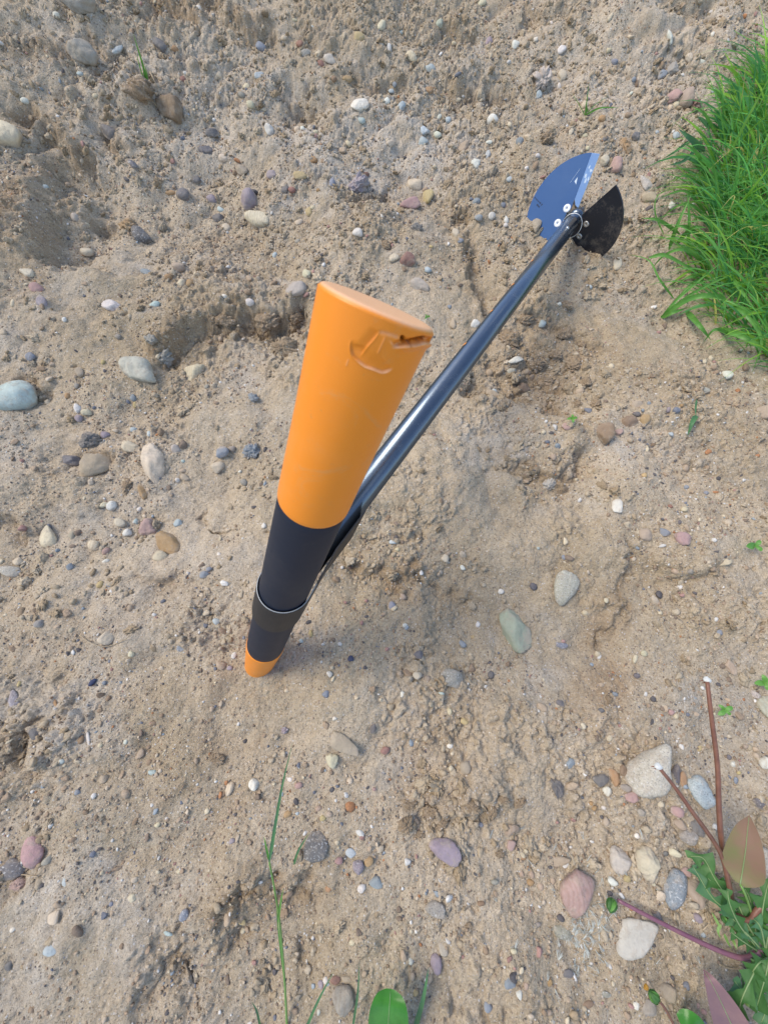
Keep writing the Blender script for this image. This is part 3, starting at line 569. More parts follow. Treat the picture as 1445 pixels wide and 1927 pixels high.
for s in stones[:NIND]:
    if s[7]: drafts.append(s[7]); continue
    u, v, w_, h_, an, c, sh, _ = s
    sz = 'tiny' if w_ < 11 else 'small' if w_ < 18 else 'medium' if w_ < 27 else 'larger'
    sp = 'crumbly' if sh == 'c' else 'angular' if sh in 'a' else 'flat' if sh == 'f' else 'long' if w_ > 1.45*h_ else 'round'
    k = min(range(len(LM)), key=lambda i: math.hypot(LM[i][0]-u, LM[i][1]-v)); lu, lv, ln = LM[k]
    d = math.hypot(lu-u, lv-v); far = 'just ' if d < 60 else '' if d < 130 else 'well '
    noun = 'soil clod' if sh == 'c' and c in 'TN' else 'pebble'
    drafts.append((f'{sz} {sp} {WORD[c]} {noun} {far}{loc_dir(u, v, lu, lv)} {ln}', d))
seen = {}
for i, dft in enumerate(drafts):
    if isinstance(dft, tuple): seen.setdefault(dft[0], []).append((dft[1], i))
short = lambda q: q.replace('the single green tuft on the upper left bank', 'the upper left green tuft').replace('the dark cliff at the left edge', 'the left edge cliff').replace('the smooth cream stone at the left edge', 'the big cream stone').replace('the largest white pebble on the bank', 'the largest white pebble').replace('the right edge by the cracked patch', 'the cracked patch').replace('the pink egg-shaped pebble', 'the pink egg pebble').replace('the clod-filled hollow', 'the clod hollow').replace('the small green tuft above the blades', 'the upper right green tuft')
labels = [d if isinstance(d, str) else d[0] for d in drafts]
NTH = ['nearest to it', 'second nearest to it', 'third nearest to it', 'fourth nearest to it', 'fifth nearest']
for kx, L in seen.items():
    if len(L) > 1:
        L.sort()
        for j, (_, i) in enumerate(L): labels[i] = kx+', '+NTH[min(j, 4)]
labels = [short(q) if isinstance(drafts[i], tuple) else q for i, q in enumerate(labels)]
rough_mat = {'s': 'speckled', 'v': 'veined'}
acc_v, acc_f, acc_c, off = [], [], [], 0
uv = np.array([[s[0], s[1]] for s in stones]); HIT = hit(uv[:, 0], uv[:, 1])
camp = np.array([0, 0, CH])
def plane_axis(p, n, u, v):
    d = ray(u, v); t = ((p-camp)@n)/(d@n); return camp+d*t-p
for i, s in enumerate(stones):
    u, v, w_, h_, an, c, sh, _ = s
    p = HIT[i]; eps = .012
    gn = np.array([-(H(p[0]+eps, p[1])-H(p[0]-eps, p[1]))/(2*eps), -(H(p[0], p[1]+eps)-H(p[0], p[1]-eps))/(2*eps), 1.]); gn = gn*np.array([.5, .5, 1]); gn /= np.linalg.norm(gn)
    tcm = camp-p; tcm /= np.linalg.norm(tcm); n = gn*.6+tcm*.4; n /= np.linalg.norm(n)
    ca, sa = math.cos(R(an)), math.sin(R(an))
    A = (plane_axis(p, n, u+ca*w_/2, v-sa*w_/2)-plane_axis(p, n, u-ca*w_/2, v+sa*w_/2))/2
    Bv = (plane_axis(p, n, u+sa*h_/2, v+ca*h_/2)-plane_axis(p, n, u-sa*h_/2, v-ca*h_/2))/2
    la, lb = np.linalg.norm(A)*1.04, np.linalg.norm(Bv)*1.04; ea = A/np.linalg.norm(A); eb = np.cross(n, ea)
    th = {'f': .35, 'c': .75}.get(sh, .72)*min(la, lb)
    big = w_ > 34
    sub = 4 if w_ > 26 else 3
    if i >= NIND: sub = 2
    if sh == 'c': sub = min(5, sub+1) if i < NIND else 2
    o, f = rock(sub, {'r': 8, 's': 7, 'v': 9, 'a': 16, 'f': 10, 'c': 7}[sh], 1000+i, {'r': .05, 's': .05, 'v': .08, 'a': .10, 'f': .06, 'c': .34}[sh], .42 if u == 1222 else 0)
    lo = np.clip(.5-o[:, 2], 0, 1)
    if sh == 'f': lift = .45
    elif sh == 'c': lift = .35
    else: lift = random.uniform(.05, .45)
    Rm = np.stack([ea*la, eb*lb, n*th], 1)
    ctr = p+n*th*lift
    col = (np.array(COL[c])*(.80 if c not in 'WCK' else .93)+np.array([.40, .33, .25])*(.20 if c not in 'WCK' else .07))*random.uniform(.9, 1.1)*np.array([random.uniform(.96, 1.04) for _ in range(3)])
    if i < NIND:
        # one mesh per stone, its origin at the stone's middle
        me = npmesh('stone', o@Rm.T, f)
        a = me.attributes.new('low', 'FLOAT', 'POINT'); a.data.foreach_set('value', lo.astype(np.float32))
        soilish = sh == 'c' and c in 'TN'
        nm = 'soil_clod' if soilish else 'stone' if w_ > 30 else 'pebble'
        if soilish: m_ = M_clod
        else: m_ = M_stone[rough_mat.get(sh, 'speckled' if (i % 5 == 0 and c in 'GBDVQ') else 'veined' if i % 7 == 3 else 'plain')]
        ob = link(nm, me, m_); ob.location = ctr; ob.color = (*col, 1)
        tag(ob, labels[i], 'soil clod' if soilish else 'stone', 'clods of dry soil on the ground' if soilish else 'stones and pebbles in the sandy soil')
    else:
        acc_v.append(o@Rm.T+ctr); acc_f.append(f+off); off += len(o); acc_c.append(np.tile(col, (len(o), 1)))

# fine gravel: tens of thousands of grains nobody could count
pal = np.array([(.42, .33, .24), (.36, .27, .19), (.50, .42, .32), (.30, .22, .15), (.22, .17, .13), (.12, .11, .11), (.18, .19, .22), (.64, .62, .58), (.58, .50, .36), (.40, .20, .10), (.30, .34, .37), (.36, .22, .19)])
prb = np.array([.24, .19, .12, .12, .08, .06, .03, .06, .06, .015, .015, .02]); prb /= prb.sum()
def scatter(n, rmin, rmax, power, sub, region, clump=0.0, emb=.2, soil=False):
    global off
    x0, x1, y0, y1 = region
    x = rng.uniform(x0, x1, n*3); y = rng.uniform(y0, y1, n*3)
    wdt = .42+.36*(y+.34)*.9; keep = (np.abs(x) < wdt)
    x, y = x[keep], y[keep]
    if clump and not soil:
        q = 1.3*fbm(x, y, 9, 3, 333)+1.0*fbm(x, y, 3.0, 3, 335); k = q+rng.normal(0, .18, len(x)) > clump-.6; x, y = x[k], y[k]
    if soil:
        q = fbm(x, y, 6, 3, 444)+.8*fbm(x, y, 20, 2, 446)+.7*sst(.55, .85, y)
        for (u, v, r0) in ((1010, 670, .10), (880, 1525, .06), (500, 600, .07), (60, 1400, .05), (960, 870, .05), (1100, 720, .07), (700, 1040, .05), (1240, 230, .06), (920, 140, .08), (720, 130, .06), (560, 190, .06), (250, 180, .06), (1290, 1075, .03)):
            c = bhit(u, v); q = q+1.1*np.exp(-((x-c[0])**2+(y-c[1])**2)/r0**2)
        k = q+rng.normal(0, .12, len(x)) > clump; x, y = x[k], y[k]
    x, y = x[:n], y[:n]; n = len(x)
    r = rmin+(rmax-rmin)*rng.power(1, n)**power
    cols = pal[rng.choice(len(pal), n, p=prb)]*rng.uniform(.85, 1.15, (n, 1))
    if soil: cols = np.array([(.40, .33, .235), (.45, .38, .28), (.34, .265, .175)])[rng.integers(0, 3, n)]*rng.uniform(.9, 1.12, (n, 1))
    z = H(x, y)
    for v0 in range(10):
        I = np.arange(v0, n, 10)
        if not len(I): continue
        o, f = rock(sub, 6 if v0 % 2 else 12, 50+v0+sub*10, .5 if soil else .12)
        k = len(I); a = rng.uniform(0, 6.28, k); cA, sA = np.cos(a), np.sin(a); ex = rng.uniform(.8, 1.35, k)*r[I]; ey = rng.uniform(.7, 1.0, k)*r[I]; ez = rng.uniform(.5, .9, k)*r[I]
        tx = rng.normal(0, .3, k); ty = rng.normal(0, .3, k)
        X = o[None, :, 0]*ex[:, None]; Y = o[None, :, 1]*ey[:, None]; Z = o[None, :, 2]*ez[:, None]
        Xr = X*cA[:, None]-Y*sA[:, None]; Yr = X*sA[:, None]+Y*cA[:, None]; Zr = Z+Xr*tx[:, None]+Yr*ty[:, None]
        Vv = np.stack([Xr+x[I][:, None], Yr+y[I][:, None], Zr+(z[I]+ez*emb)[:, None]], 2).reshape(-1, 3)
        Ff = (f[None]+(np.arange(k)*len(o))[:, None, None]).reshape(-1, 3)+off
        acc_v.append(Vv); acc_f.append(Ff); acc_c.append(np.repeat(cols[I], len(o), 0)); off += len(Vv)
scatter(42000, .0006, .0018, 2.2, 1, (-.95, .95, -.36, 1.4), .45)
scatter(7000, .0014, .0034, 2.5, 2, (-.95, .95, -.36, 1.4), .35)
scatter(700, .003, .0065, 2.6, 3, (-.95, .95, -.30, 1.4), .2, .1)
scatter(11000, .0014, .0050, 2.0, 2, (-.95, .95, -.36, 1.4), .58, .0, True)
scatter(1700, .004, .0115, 2.2, 4, (-.95, .95, -.36, 1.4), .62, -.1, True)
me = npmesh('gravel', np.concatenate(acc_v), np.concatenate(acc_f), True, np.concatenate(acc_c))
tag(link('gravel', me, M_grit), 'fine grit and tiny gravel strewn over the sandy soil', 'gravel', kind='stuff')

# ------------------------------------------------------------ the earth auger
def curve(pts, n):
    """Catmull-Rom through points"""
    pts = [Vector(p) for p in pts]; Q = [pts[0]*2-pts[1]]+pts+[pts[-1]*2-pts[-2]]; out = []; S = len(pts)-1
    for i in range(n+1):
        t_ = i/n*S; k = min(int(t_), S-1); f = t_-k; a, b, c, d = Q[k:k+4]
        out.append(.5*((2*b)+(c-a)*f+(2*a-5*b+4*c-d)*f*f+(3*b-a-3*c+d)*f**3))
    return out
def bary(m): return m
def orange_mat():
    m = mat('orange_plastic', (.82, .30, .022), .42, .45); t = NT(m); co = t.coord()
    wv = t.new('ShaderNodeAttribute', attribute_name='wear_sheen_shade')  # channels: whitened plastic plus cap sheen, darker grooves, shade in the holes
    c = t.mix(t.math('MULTIPLY', t.ramp(t.noise(45, 6, .7, co), .5, .8), .22), (.80, .25, .014), (.70, .24, .04))
    c = t.mix(t.math('MULTIPLY', t.ramp(t.noise(14, 4, .6, co), .55, .75), .18), c, (.82, .38, .14))
    c = t.mix(t.math('MULTIPLY', t.ramp(t.noise(260, 4, .7, co), .66, .74), .45), c, (.38, .22, .10)); c = t.mix(t.math('MULTIPLY', t.ramp(t.noise(30, 8, .8, co, 1.5), .57, .70), .30), c, (.52, .33, .17))
    sp = t.new('ShaderNodeSeparateColor'); t.con(wv.outputs['Color'], sp.inputs[0])
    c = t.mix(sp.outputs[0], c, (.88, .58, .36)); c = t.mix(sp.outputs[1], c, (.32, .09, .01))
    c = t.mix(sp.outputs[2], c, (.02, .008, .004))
    t.con(c, t.b.inputs['Base Color'])
    t.con(t.ramp(t.noise(60, 5, .7, co), .3, .7, (.36, .36, .36), (.5, .5, .5)), t.b.inputs['Roughness'])
    t.con(t.bump(t.noise(1500, 2, .5, co), .0002, .25), t.b.inputs['Normal'])
    return m
M_or = orange_mat(); M_or.node_tree.nodes['Principled BSDF'].inputs['Coat Weight'].default_value = .12; M_or.node_tree.nodes['Principled BSDF'].inputs['Coat Roughness'].default_value = .35
def dark_mat(name, col, rough, metal=0, spec=.5, dust=.3, coat=0):
    m = mat(name, col, rough, spec, metal, coat); t = NT(m); co = t.coord()
    n = t.noise(22, 7, .7, co, .5); d = t.noise(300, 5, .7, co)
    f = t.math('MULTIPLY', t.ramp(t.math('ADD', t.math('MULTIPLY', n, .7), t.math('MULTIPLY', d, .3)), .50, .68), dust)
    t.con(t.mix(f, col, (.30, .25, .19)), t.b.inputs['Base Color'])
    t.con(t.ramp(t.math('ADD', f, t.math('MULTIPLY', t.noise(40, 6, .7, co), .2)), .0, .6, (rough-.04,)*3, (min(1, rough+.35),)*3), t.b.inputs['Roughness'])
    if metal: t.con(t.math('SUBTRACT', metal, t.math('MULTIPLY', f, 1.0)), t.b.inputs['Metallic'])
    t.con(t.bump(d, .0002, .25), t.b.inputs['Normal'])
    return m
M_blk = dark_mat('black_rubber_grip', (.007, .013, .029), .5, 0, .32, .07)
M_brk = dark_mat('black_steel_bracket', (.018, .018, .021), .5, .2, .5, .12)
M_shaft = dark_mat('graphite_tube', (.11, .14, .18), .21, .8, .5, .10)
M_blade = dark_mat('sky_tinted_blade', (.10, .175, .32), .33, .9, .5, .03)  # blue reflection of the sky tinted into the steel's base colour
M_blade2 = dark_mat('shaded_soiled_blade', (.035, .038, .048), .42, .4, .4, .55)  # same steel with the shade on this side darkened in, under soil dust
M_edge = dark_mat('bare_cutting_edge', (.48, .62, .80), .30, .9, .5, .05)
M_steel = dark_mat('zinc_steel', (.62, .62, .60), .42, .8, .5, .1)
M_brk_edge = mat('dull_worn_edge', (.42, .43, .43), .5, .5, .3)
M_dk = mat('dark_print', (.008, .009, .012), .6)
M_scuff = mat('scuff', (.62, .70, .78), .6)

z0 = .140
Dc = np.array([-.442, -.746, -1.0]); Lnorm = np.linalg.norm(Dc); Dc = Dc/Lnorm
def wv(c): return Vector((c[0], c[1]*cs-c[2]*sn, c[1]*sn+c[2]*cs))
A0 = pix(707, 592, z0); aD = wv(Dc).normalized()
LH = .515; sb0, sb1, scn = .1140, .396, .2575
RH = .0215
Pc = A0+aD*scn
Pb = pix(1084, 408, .757)
aS = (Pb-Pc).normalized()
e2 = (aS-aD*aS.dot(aD)).normalized(); e3 = aD.cross(e2)
auger = empty('earth_auger', Pc, 'hand earth auger with orange and black handle, dark tube shaft and two half-disc blades', 'earth auger')
viewd = (A0-camo.location); eaway = (viewd-aD*viewd.dot(aD)).normalized()
elat = (Vector((-1, 0, 0))-aD*(-aD.x)); elat = (elat-eaway*elat.dot(eaway)).normalized(); KSL = .34
def loft(name, prof, n, parent, mt, slant=0.0, damage=False, close=(True, True)):
    """prof: list of (s, r); circle section round the handle axis"""
    prof = np.array(prof); m_ = len(prof); th = np.linspace(0, 2*math.pi, n, endpoint=False)
    E2 = np.array(e2); E3 = np.array(e3); AD = np.array(aD); A = np.array(A0); ew = np.array(eaway)
    dirs = np.cos(th)[:, None]*E2+np.sin(th)[:, None]*E3
    V = np.zeros((m_, n, 3))
    for i, (s, r) in enumerate(prof):
        off_ = dirs*r
        fade = max(0, 1-s/.10)
        V[i] = A+AD*s+off_+AD*(slant*fade*(off_@ew)-(.0*fade if slant else 0)*(off_@np.array(elat)))[:, None]
    V = V.reshape(-1, 3); i0 = (np.arange(m_-1)[:, None]*n+np.arange(n)[None]).ravel(); j0 = (np.arange(m_-1)[:, None]*n+(np.arange(n)+1) % n).ravel()
    Fq = np.stack([i0, j0, j0+n, i0+n], 1)
    cols = None
    if damage:
        px = proj(V); nrm = np.tile(dirs, (m_, 1)); vd = V-camp; front = (nrm*vd).sum(1) < .0; cols = np.zeros((len(V), 3)); disp = np.zeros(len(V)); tang = np.zeros(len(V))
        sarr = np.repeat(prof[:, 0], n); side = front & (sarr > -.0014)
        def pl(pts):
            pts = [(p.x, p.y) for p in curve([Vector((a_, b_, 0)) for a_, b_ in pts], 5*len(pts))]
            best = np.full(len(V), 1e9); sg = np.zeros(len(V)); tt = np.zeros(len(V)); K = len(pts)-1
            for k in range(K):
                a = np.array(pts[k]); d = np.array(pts[k+1])-a; L = np.linalg.norm(d); d = d/L; q = px-a; t = np.clip(q@d, 0, L); e = q-t[:, None]*d; ds = np.linalg.norm(e, axis=1); b = ds < best
                best[b] = ds[b]; sg[b] = np.sign(d[0]*q[:, 1]-d[1]*q[:, 0])[b]; tt[b] = ((k+t/L)/K)[b]
            return best, sg, sst(0, .2, tt)*sst(0, .2, 1-tt)
        wob = 1.2*pn(px[:, 0], px[:, 1], .12, 5)+.6*pn(px[:, 0], px[:, 1], .4, 6)
        g = lambda d, w_: np.exp(-(d/w_)**2)
        # crack under the cap: the wall below it is pushed out as a ragged lip, the wall above it is sunk
        lipy = np.interp(px[:, 0], [725, 741, 750, 761, 774, 790, 797, 812], [648, 655, 652, 649, 648, 645, 643, 646])+wob*.5
        xm = sst(733, 750, px[:, 0]); ab = lipy-px[:, 1]
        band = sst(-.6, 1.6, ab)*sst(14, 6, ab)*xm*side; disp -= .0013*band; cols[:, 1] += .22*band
        disp += .0012*sst(.5, -.8, ab)*sst(-16, -1, ab)*sst(741, 765, px[:, 0])*side
        cols[:, 0] += .40*g(ab+.8, 1.3)*side*xm
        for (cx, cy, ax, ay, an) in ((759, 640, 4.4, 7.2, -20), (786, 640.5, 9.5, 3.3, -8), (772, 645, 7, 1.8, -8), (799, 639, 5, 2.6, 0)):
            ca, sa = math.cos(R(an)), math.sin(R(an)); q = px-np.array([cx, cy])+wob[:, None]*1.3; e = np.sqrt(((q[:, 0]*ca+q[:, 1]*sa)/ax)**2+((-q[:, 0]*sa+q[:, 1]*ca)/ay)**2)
            hole = sst(1.25, .9, e)*side; disp -= .006*hole; cols[:, 2] = np.maximum(cols[:, 2], hole)  # holes are also painted near black, as the shade inside them
        # dented flap: a shallow dish bounded by a curved tear
        d, sg, tp_ = pl([(664, 637), (659, 650), (662, 668), (674, 680), (687, 690), (702, 695), (719, 701), (733, 697), (741, 690)])
        dish = sst(0, 2.2, -d*sg)*0+sst(-.3, 2.2, np.where(sg < 0, d, -d))*sst(36, 6, d)*tp_*side
        disp -= .00075*dish; disp += .0003*g(np.where(sg < 0, d, -d)+1.5, 1.4)*tp_*side; cols[:, 0] += .55*side*g(np.abs(d)+np.abs(wob)*.5, 1.5)*sst(674, 686, px[:, 1])*tp_; cols[:, 1] += .20*side*g(np.where(sg < 0, d, 9)-1.5, 2)*tp_
        d, sg, tp_ = pl([(714, 622), (704, 637), (690, 653), (676, 674)]); e = np.where(sg > 0, d, -d); disp += side*tp_*(-.00055*sst(-.8, .8, e)*sst(22, 1, e)+.0002*g(e+1.5, 1.5)); cols[:, 1] += .22*side*g(d, 1.0)*tp_
        d, sg, tp_ = pl([(726, 632), (719, 647), (709, 669)]); disp += side*.00028*g(d, 1.5)*tp_; cols[:, 0] += .22*side*g(d, 1.0)*tp_
        d, sg, tp_ = pl([(656, 675), (651, 690)]); disp += side*.0002*g(d, 1.2)*tp_; cols[:, 0] += .3*side*g(d, 1.1)*tp_
        d, sg, tp_ = pl([(710, 624), (725, 627), (740, 631), (754, 636)]); cols[:, 0] += .25*side*g(np.abs(d-1)+wob, 3)*tp_; disp -= .0004*g(d, 3)*tp_*side
        d, sg, tp_ = pl([(733, 640), (742, 652), (752, 651)]); cols[:, 0] += .4*side*g(d, 1.6)*tp_; disp += .0003*g(d, 2)*tp_*side
        cols[:, 0] += .6*sst(-.0026, -.0033, sarr)  # pale peach reflection of the bright sky, painted onto the cap
        V = V+nrm*disp[:, None]; cols = np.clip(cols, 0, 1)
    me = npmesh(name, V, Fq)
    if cols is not None:
        a = me.attributes.new('wear_sheen_shade', 'FLOAT_COLOR', 'POINT'); c4 = np.ones((len(V), 4), np.float32); c4[:, :3] = cols; a.data.foreach_set('color', c4.ravel())
    else:
        a = me.attributes.new('wear_sheen_shade', 'FLOAT_COLOR', 'POINT'); c4 = np.zeros((len(V), 4), np.float32); a.data.foreach_set('color', c4.ravel())
    return link(name, me, mt, parent)
handle = loft('handle', [(sb0-.002, RH-.0016)]+[(s, RH-.0006) for s in np.linspace(sb0, .20, 12)]+[(s, RH-.0006) for s in np.linspace(.21, sb1-.001, 20)]+[(sb1, RH-.0012), (sb1+.001, .004)], 96, auger, M_blk)
handle['label'] = 'black rubber grip in the middle of the handle'
# near orange end with its flat cap and torn rim
capr = [(q-.0037, r_) for q, r_ in [(.0, .0002), (.0, .012), (.0, .0175), (.0, .0198), (.0002, .0207), (.0006, .0213), (.0012, .0217)]]
ns = [(s, RH+.0006*max(0, 1-s/.05)) for s in np.arange(-.0021, .060, .00026)]+[(s, RH) for s in np.arange(.061, sb0-.002, .0015)]
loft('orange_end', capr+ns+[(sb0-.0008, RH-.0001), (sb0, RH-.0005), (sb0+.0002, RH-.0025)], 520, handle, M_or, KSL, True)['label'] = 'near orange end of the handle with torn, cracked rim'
farp = [(sb1-.0002, RH-.0025), (sb1, RH-.0006), (sb1+.0006, RH-.0001)]+[(s, RH-.0045*((s-sb1)/(LH-sb1))) for s in np.linspace(sb1+.002, LH-.02, 12)]
for k in range(1, 9):
    a = k/8*math.pi/2; farp.append((LH-.02+.02*math.sin(a), .0165*math.cos(a)+.0003))
loft('orange_end', farp, 96, handle, M_or)['label'] = 'far orange end of the handle standing in the soil'

def xf(fr, V):                # frame (o, x, y, z) times local
    o, ex, ey, ez = [np.array(q) for q in fr]; V = np.asarray(V, float)
    return o+V[:, :1]*ex+V[:, 1:2]*ey+V[:, 2:3]*ez
def bm_obj(name, bm, mt, parent, smooth=None):
    bmesh.ops.recalc_face_normals(bm, faces=bm.faces); me = bpy.data.meshes.new(name); bm.to_mesh(me); bm.free()
    if smooth: me.polygons.foreach_set('use_smooth', np.ones(len(me.polygons), bool))
    return link(name, me, mt, parent)
def sheet(name, pts2, fr, th, mt, parent, bevel=.0004):
    """flat outline (x,y) in frame, thickness th along z"""
    bm = bmesh.new(); lo = [bm.verts.new(p) for p in xf(fr, [(x, y, -th/2) for x, y in pts2])]; hi = [bm.verts.new(p) for p in xf(fr, [(x, y, th/2) for x, y in pts2])]
    bm.faces.new(lo); bm.faces.new(hi[::-1]); n = len(lo)
    for i in range(n): bm.faces.new([lo[i], lo[(i+1) % n], hi[(i+1) % n], hi[i]])
    if bevel: bmesh.ops.bevel(bm, geom=list(bm.edges), offset=bevel, segments=1, affect='EDGES', clamp_overlap=True)
    return bm_obj(name, bm, mt, parent)
def tube(name, pts, rad, mt, parent, n=12, cap=True, smooth=True):
    pts = [Vector(p) for p in pts]; bm = bmesh.new(); rings = []; up = Vector((.31, .17, .93))
    for i, p in enumerate(pts):
        d = (pts[min(i+1, len(pts)-1)]-pts[max(i-1, 0)]).normalized(); a = d.cross(up).normalized(); b = d.cross(a); r = rad[i] if isinstance(rad, (list, tuple)) else rad
        rings.append([bm.verts.new(p+(a*math.cos(2*math.pi*k/n)+b*math.sin(2*math.pi*k/n))*r) for k in range(n)])
    for i in range(len(rings)-1):
        for k in range(n): bm.faces.new([rings[i][k], rings[i][(k+1) % n], rings[i+1][(k+1) % n], rings[i+1][k]])
    if cap: bm.faces.new(rings[0]); bm.faces.new(rings[-1][::-1])
    return bm_obj(name, bm, mt, parent, smooth)
# U-shaped bracket round the grip, its two legs holding the shaft
prof = []; rb = RH+.0004; rs = .0153; LL = .100
for k in range(0, 9): t_ = k/8; x_ = LL*(1-t_)+.003*t_; prof.append((x_, rb+(rs-rb)*min(1, x_/.050)))
for k in range(1, 24): a = math.pi/2+math.pi*k/24; prof.append((math.cos(a)*rb*1.0+.004*0, math.sin(a)*rb))
prof += [(x, -y) for x, y in prof[:9][::-1]]
bm = bmesh.new(); NU = len(prof); rows = []
for i, (x, y) in enumerate(prof):
    x0, y0 = prof[max(i-1, 0)]; x1, y1 = prof[min(i+1, NU-1)]; tx, ty = x1-x0, y1-y0; L = math.hypot(tx, ty); nx, ny = -ty/L, tx/L
    hw = .0235*(1-.20*max(0, (x-.012)/LL)); sh = .014*max(0, x)/LL
    r_ = []
    for (q, th) in ((-hw, .0), (hw, .0), (hw, -.0011), (-hw, -.0011)):
        r_.append(bm.verts.new(Pc+aD*(q+.002+(sh if q > 0 else 0)+(aS.dot(aD)*x))+e2*(x-nx*th*-1)+e3*(y-ny*th*-1)))
    rows.append(r_)
for i in range(NU-1):
    for k in range(4): bm.faces.new([rows[i][k], rows[i][(k+1) % 4], rows[i+1][(k+1) % 4], rows[i+1][k]])
bm.faces.new(rows[0]); bm.faces.new(rows[-1])
bmesh.ops.recalc_face_normals(bm, faces=bm.faces)
brk = bm_obj('bracket', bm, M_brk, auger)
mod = brk.modifiers.new('b', 'BEVEL'); mod.width = .0003; mod.segments = 1; mod.limit_method = 'ANGLE'
# worn bright front edge of the bracket
ep = []
for i, (x, y) in enumerate(prof):
    if 8 <= i <= NU-9 or x < .02:
        hw = .0235*(1-.20*max(0, (x-.012)/LL)); x0, y0 = prof[max(i-1, 0)]; x1, y1 = prof[min(i+1, NU-1)]; L = math.hypot(x1-x0, y1-y0); nx, ny = -(y1-y0)/L, (x1-x0)/L
        ep.append(Pc+aD*(-hw+.002+aS.dot(aD)*x-.0002)+e2*(x-nx*.0005)+e3*(y-ny*.0005))
tube('worn_edge', ep, .00042, M_brk_edge, brk, 6)
# shaft
Sl = (Pb-Pc).length
t_ring = .955
sh = tube('shaft', [Pc+aS*.019, Pc+aS*(Sl*.90), Pc+aS*(Sl*.902), Pc+aS*(Sl*t_ring)], [.0143, .0143, .0137, .0137], M_shaft, auger, 48)
me = sh.data; me.polygons.foreach_set('use_smooth', [len(p.vertices) == 4 for p in me.polygons])
ft = tube('foot_tube', [Pc+aS*(Sl*t_ring-.002), Pc+aS*(Sl*1.0+.004), Pc+aS*(Sl+.007)], [.0108, .0108, .0095], M_shaft, auger, 40)
tube('auger_tip', [Pc+aS*(Sl+.004), Pc+aS*(Sl+.04), Pc+aS*(Sl+.07)], [.006, .005, .0008], M_shaft, auger, 16)
vd = (Pb-camo.location).normalized(); left = aS.cross(vd).normalized()
if proj(np.array([Pb+left*.05]))[0][0] > proj(np.array([Pb]))[0][0]: left = -left
tocam = aS.cross(left).normalized()
if tocam.dot(vd) > 0: tocam = -tocam
for (u, v) in ((870, 651), (920, 590), (962, 540), (999, 496)):
    best = min(np.linspace(.1, .95, 400), key=lambda q: (proj(np.array([Pc+aS*(Sl*q)+left*.0136]))[0][0]-u)**2+(proj(np.array([Pc+aS*(Sl*q)+left*.0136]))[0][1]-v)**2)
    c = Pc+aS*(Sl*best); vloc = (c-camo.location).normalized(); lf = aS.cross(vloc).normalized(); lf = -lf if lf.dot(left) < 0 else lf; tcv = -(vloc-aS*vloc.dot(aS)).normalized()
    bm = bmesh.new(); g_ = []
    for k in range(8):
        an = R(-40+k*68/7); d = lf*math.cos(an)+tcv*math.sin(an); g_.append([bm.verts.new(c+aS*s_+d*.01455) for s_ in (-.0028, .0028)])
    for k in range(7): bm.faces.new([g_[k][0], g_[k][1], g_[k+1][1], g_[k+1][0]])
    bm_obj('depth_mark', bm, M_or, sh, True)
# sliding button and collar near the blades
cb = Pc+aS*(Sl*.895); tube('lock_button', [cb+tocam*.0132, cb+tocam*.0157], [.0032, .0026], M_steel, sh, 14)
# thin split wire ring hanging loose round the end of the shaft
rp = []
cR = Pc+aS*(Sl*t_ring+.002)+left*-.003-tocam*.001
for k in range(41):
    a = R(-20)+2*math.pi*k/40*.94; rp.append(cR+left*math.cos(a)*.0185+tocam*math.sin(a)*.0185+aS*(.004*math.sin(a+.6)))
tube('wire_ring', rp, .0007, M_steel, auger, 8)
# blades
def blade(edge_img, mid_sign, alpha, sgn, Rb, name, mt, lab):
    a = R(edge_img); e = wv((math.cos(a), math.sin(a), 0)); e = (e-aS*e.dot(aS)).normalized()
    nrm = (-aS*math.cos(R(alpha))+e*math.sin(R(alpha))*sgn).normalized(); ed = (e*math.cos(R(alpha))+aS*math.sin(R(alpha))*sgn).normalized()
    md = nrm.cross(ed).normalized()
    chk = proj(np.array([Pb+md*.05]))[0]-proj(np.array([Pb]))[0]
    want = R(edge_img+90*mid_sign); 
    if chk[0]*math.cos(want)-chk[1]*math.sin(want) < 0: md = -md
    return ed, md, nrm
ctr = Pb+aS*(-.004)
def half(Rb, x0, n=40, flat=.0):
    pts = [(x0, Rb*math.sqrt(max(0, 1-(x0/Rb)**2)))]
    a0 = math.asin(x0/Rb)
    for k in range(1, n): a = a0+(math.pi-2*a0)*k/n; pts.append((Rb*math.sin(a), Rb*math.cos(a)))
    pts.append((x0, -Rb*math.sqrt(max(0, 1-(x0/Rb)**2))))
    return pts
def arc_notch(pts): return pts+[(pts[0][0], -.012), (pts[0][0]+.006, -.006), (pts[0][0]+.006, .006), (pts[0][0], .012)]
edL, mdL, nL = blade(64, 1, 22, 1, .12, '', None, '')
RbL = .095
frL = (ctr, mdL, edL, nL)
bl = sheet('blade', arc_notch(half(RbL, .0145)), frL, .0026, M_blade, auger); bl['label'] = 'blue reflecting left blade with two white rivets and a pale cutting edge'
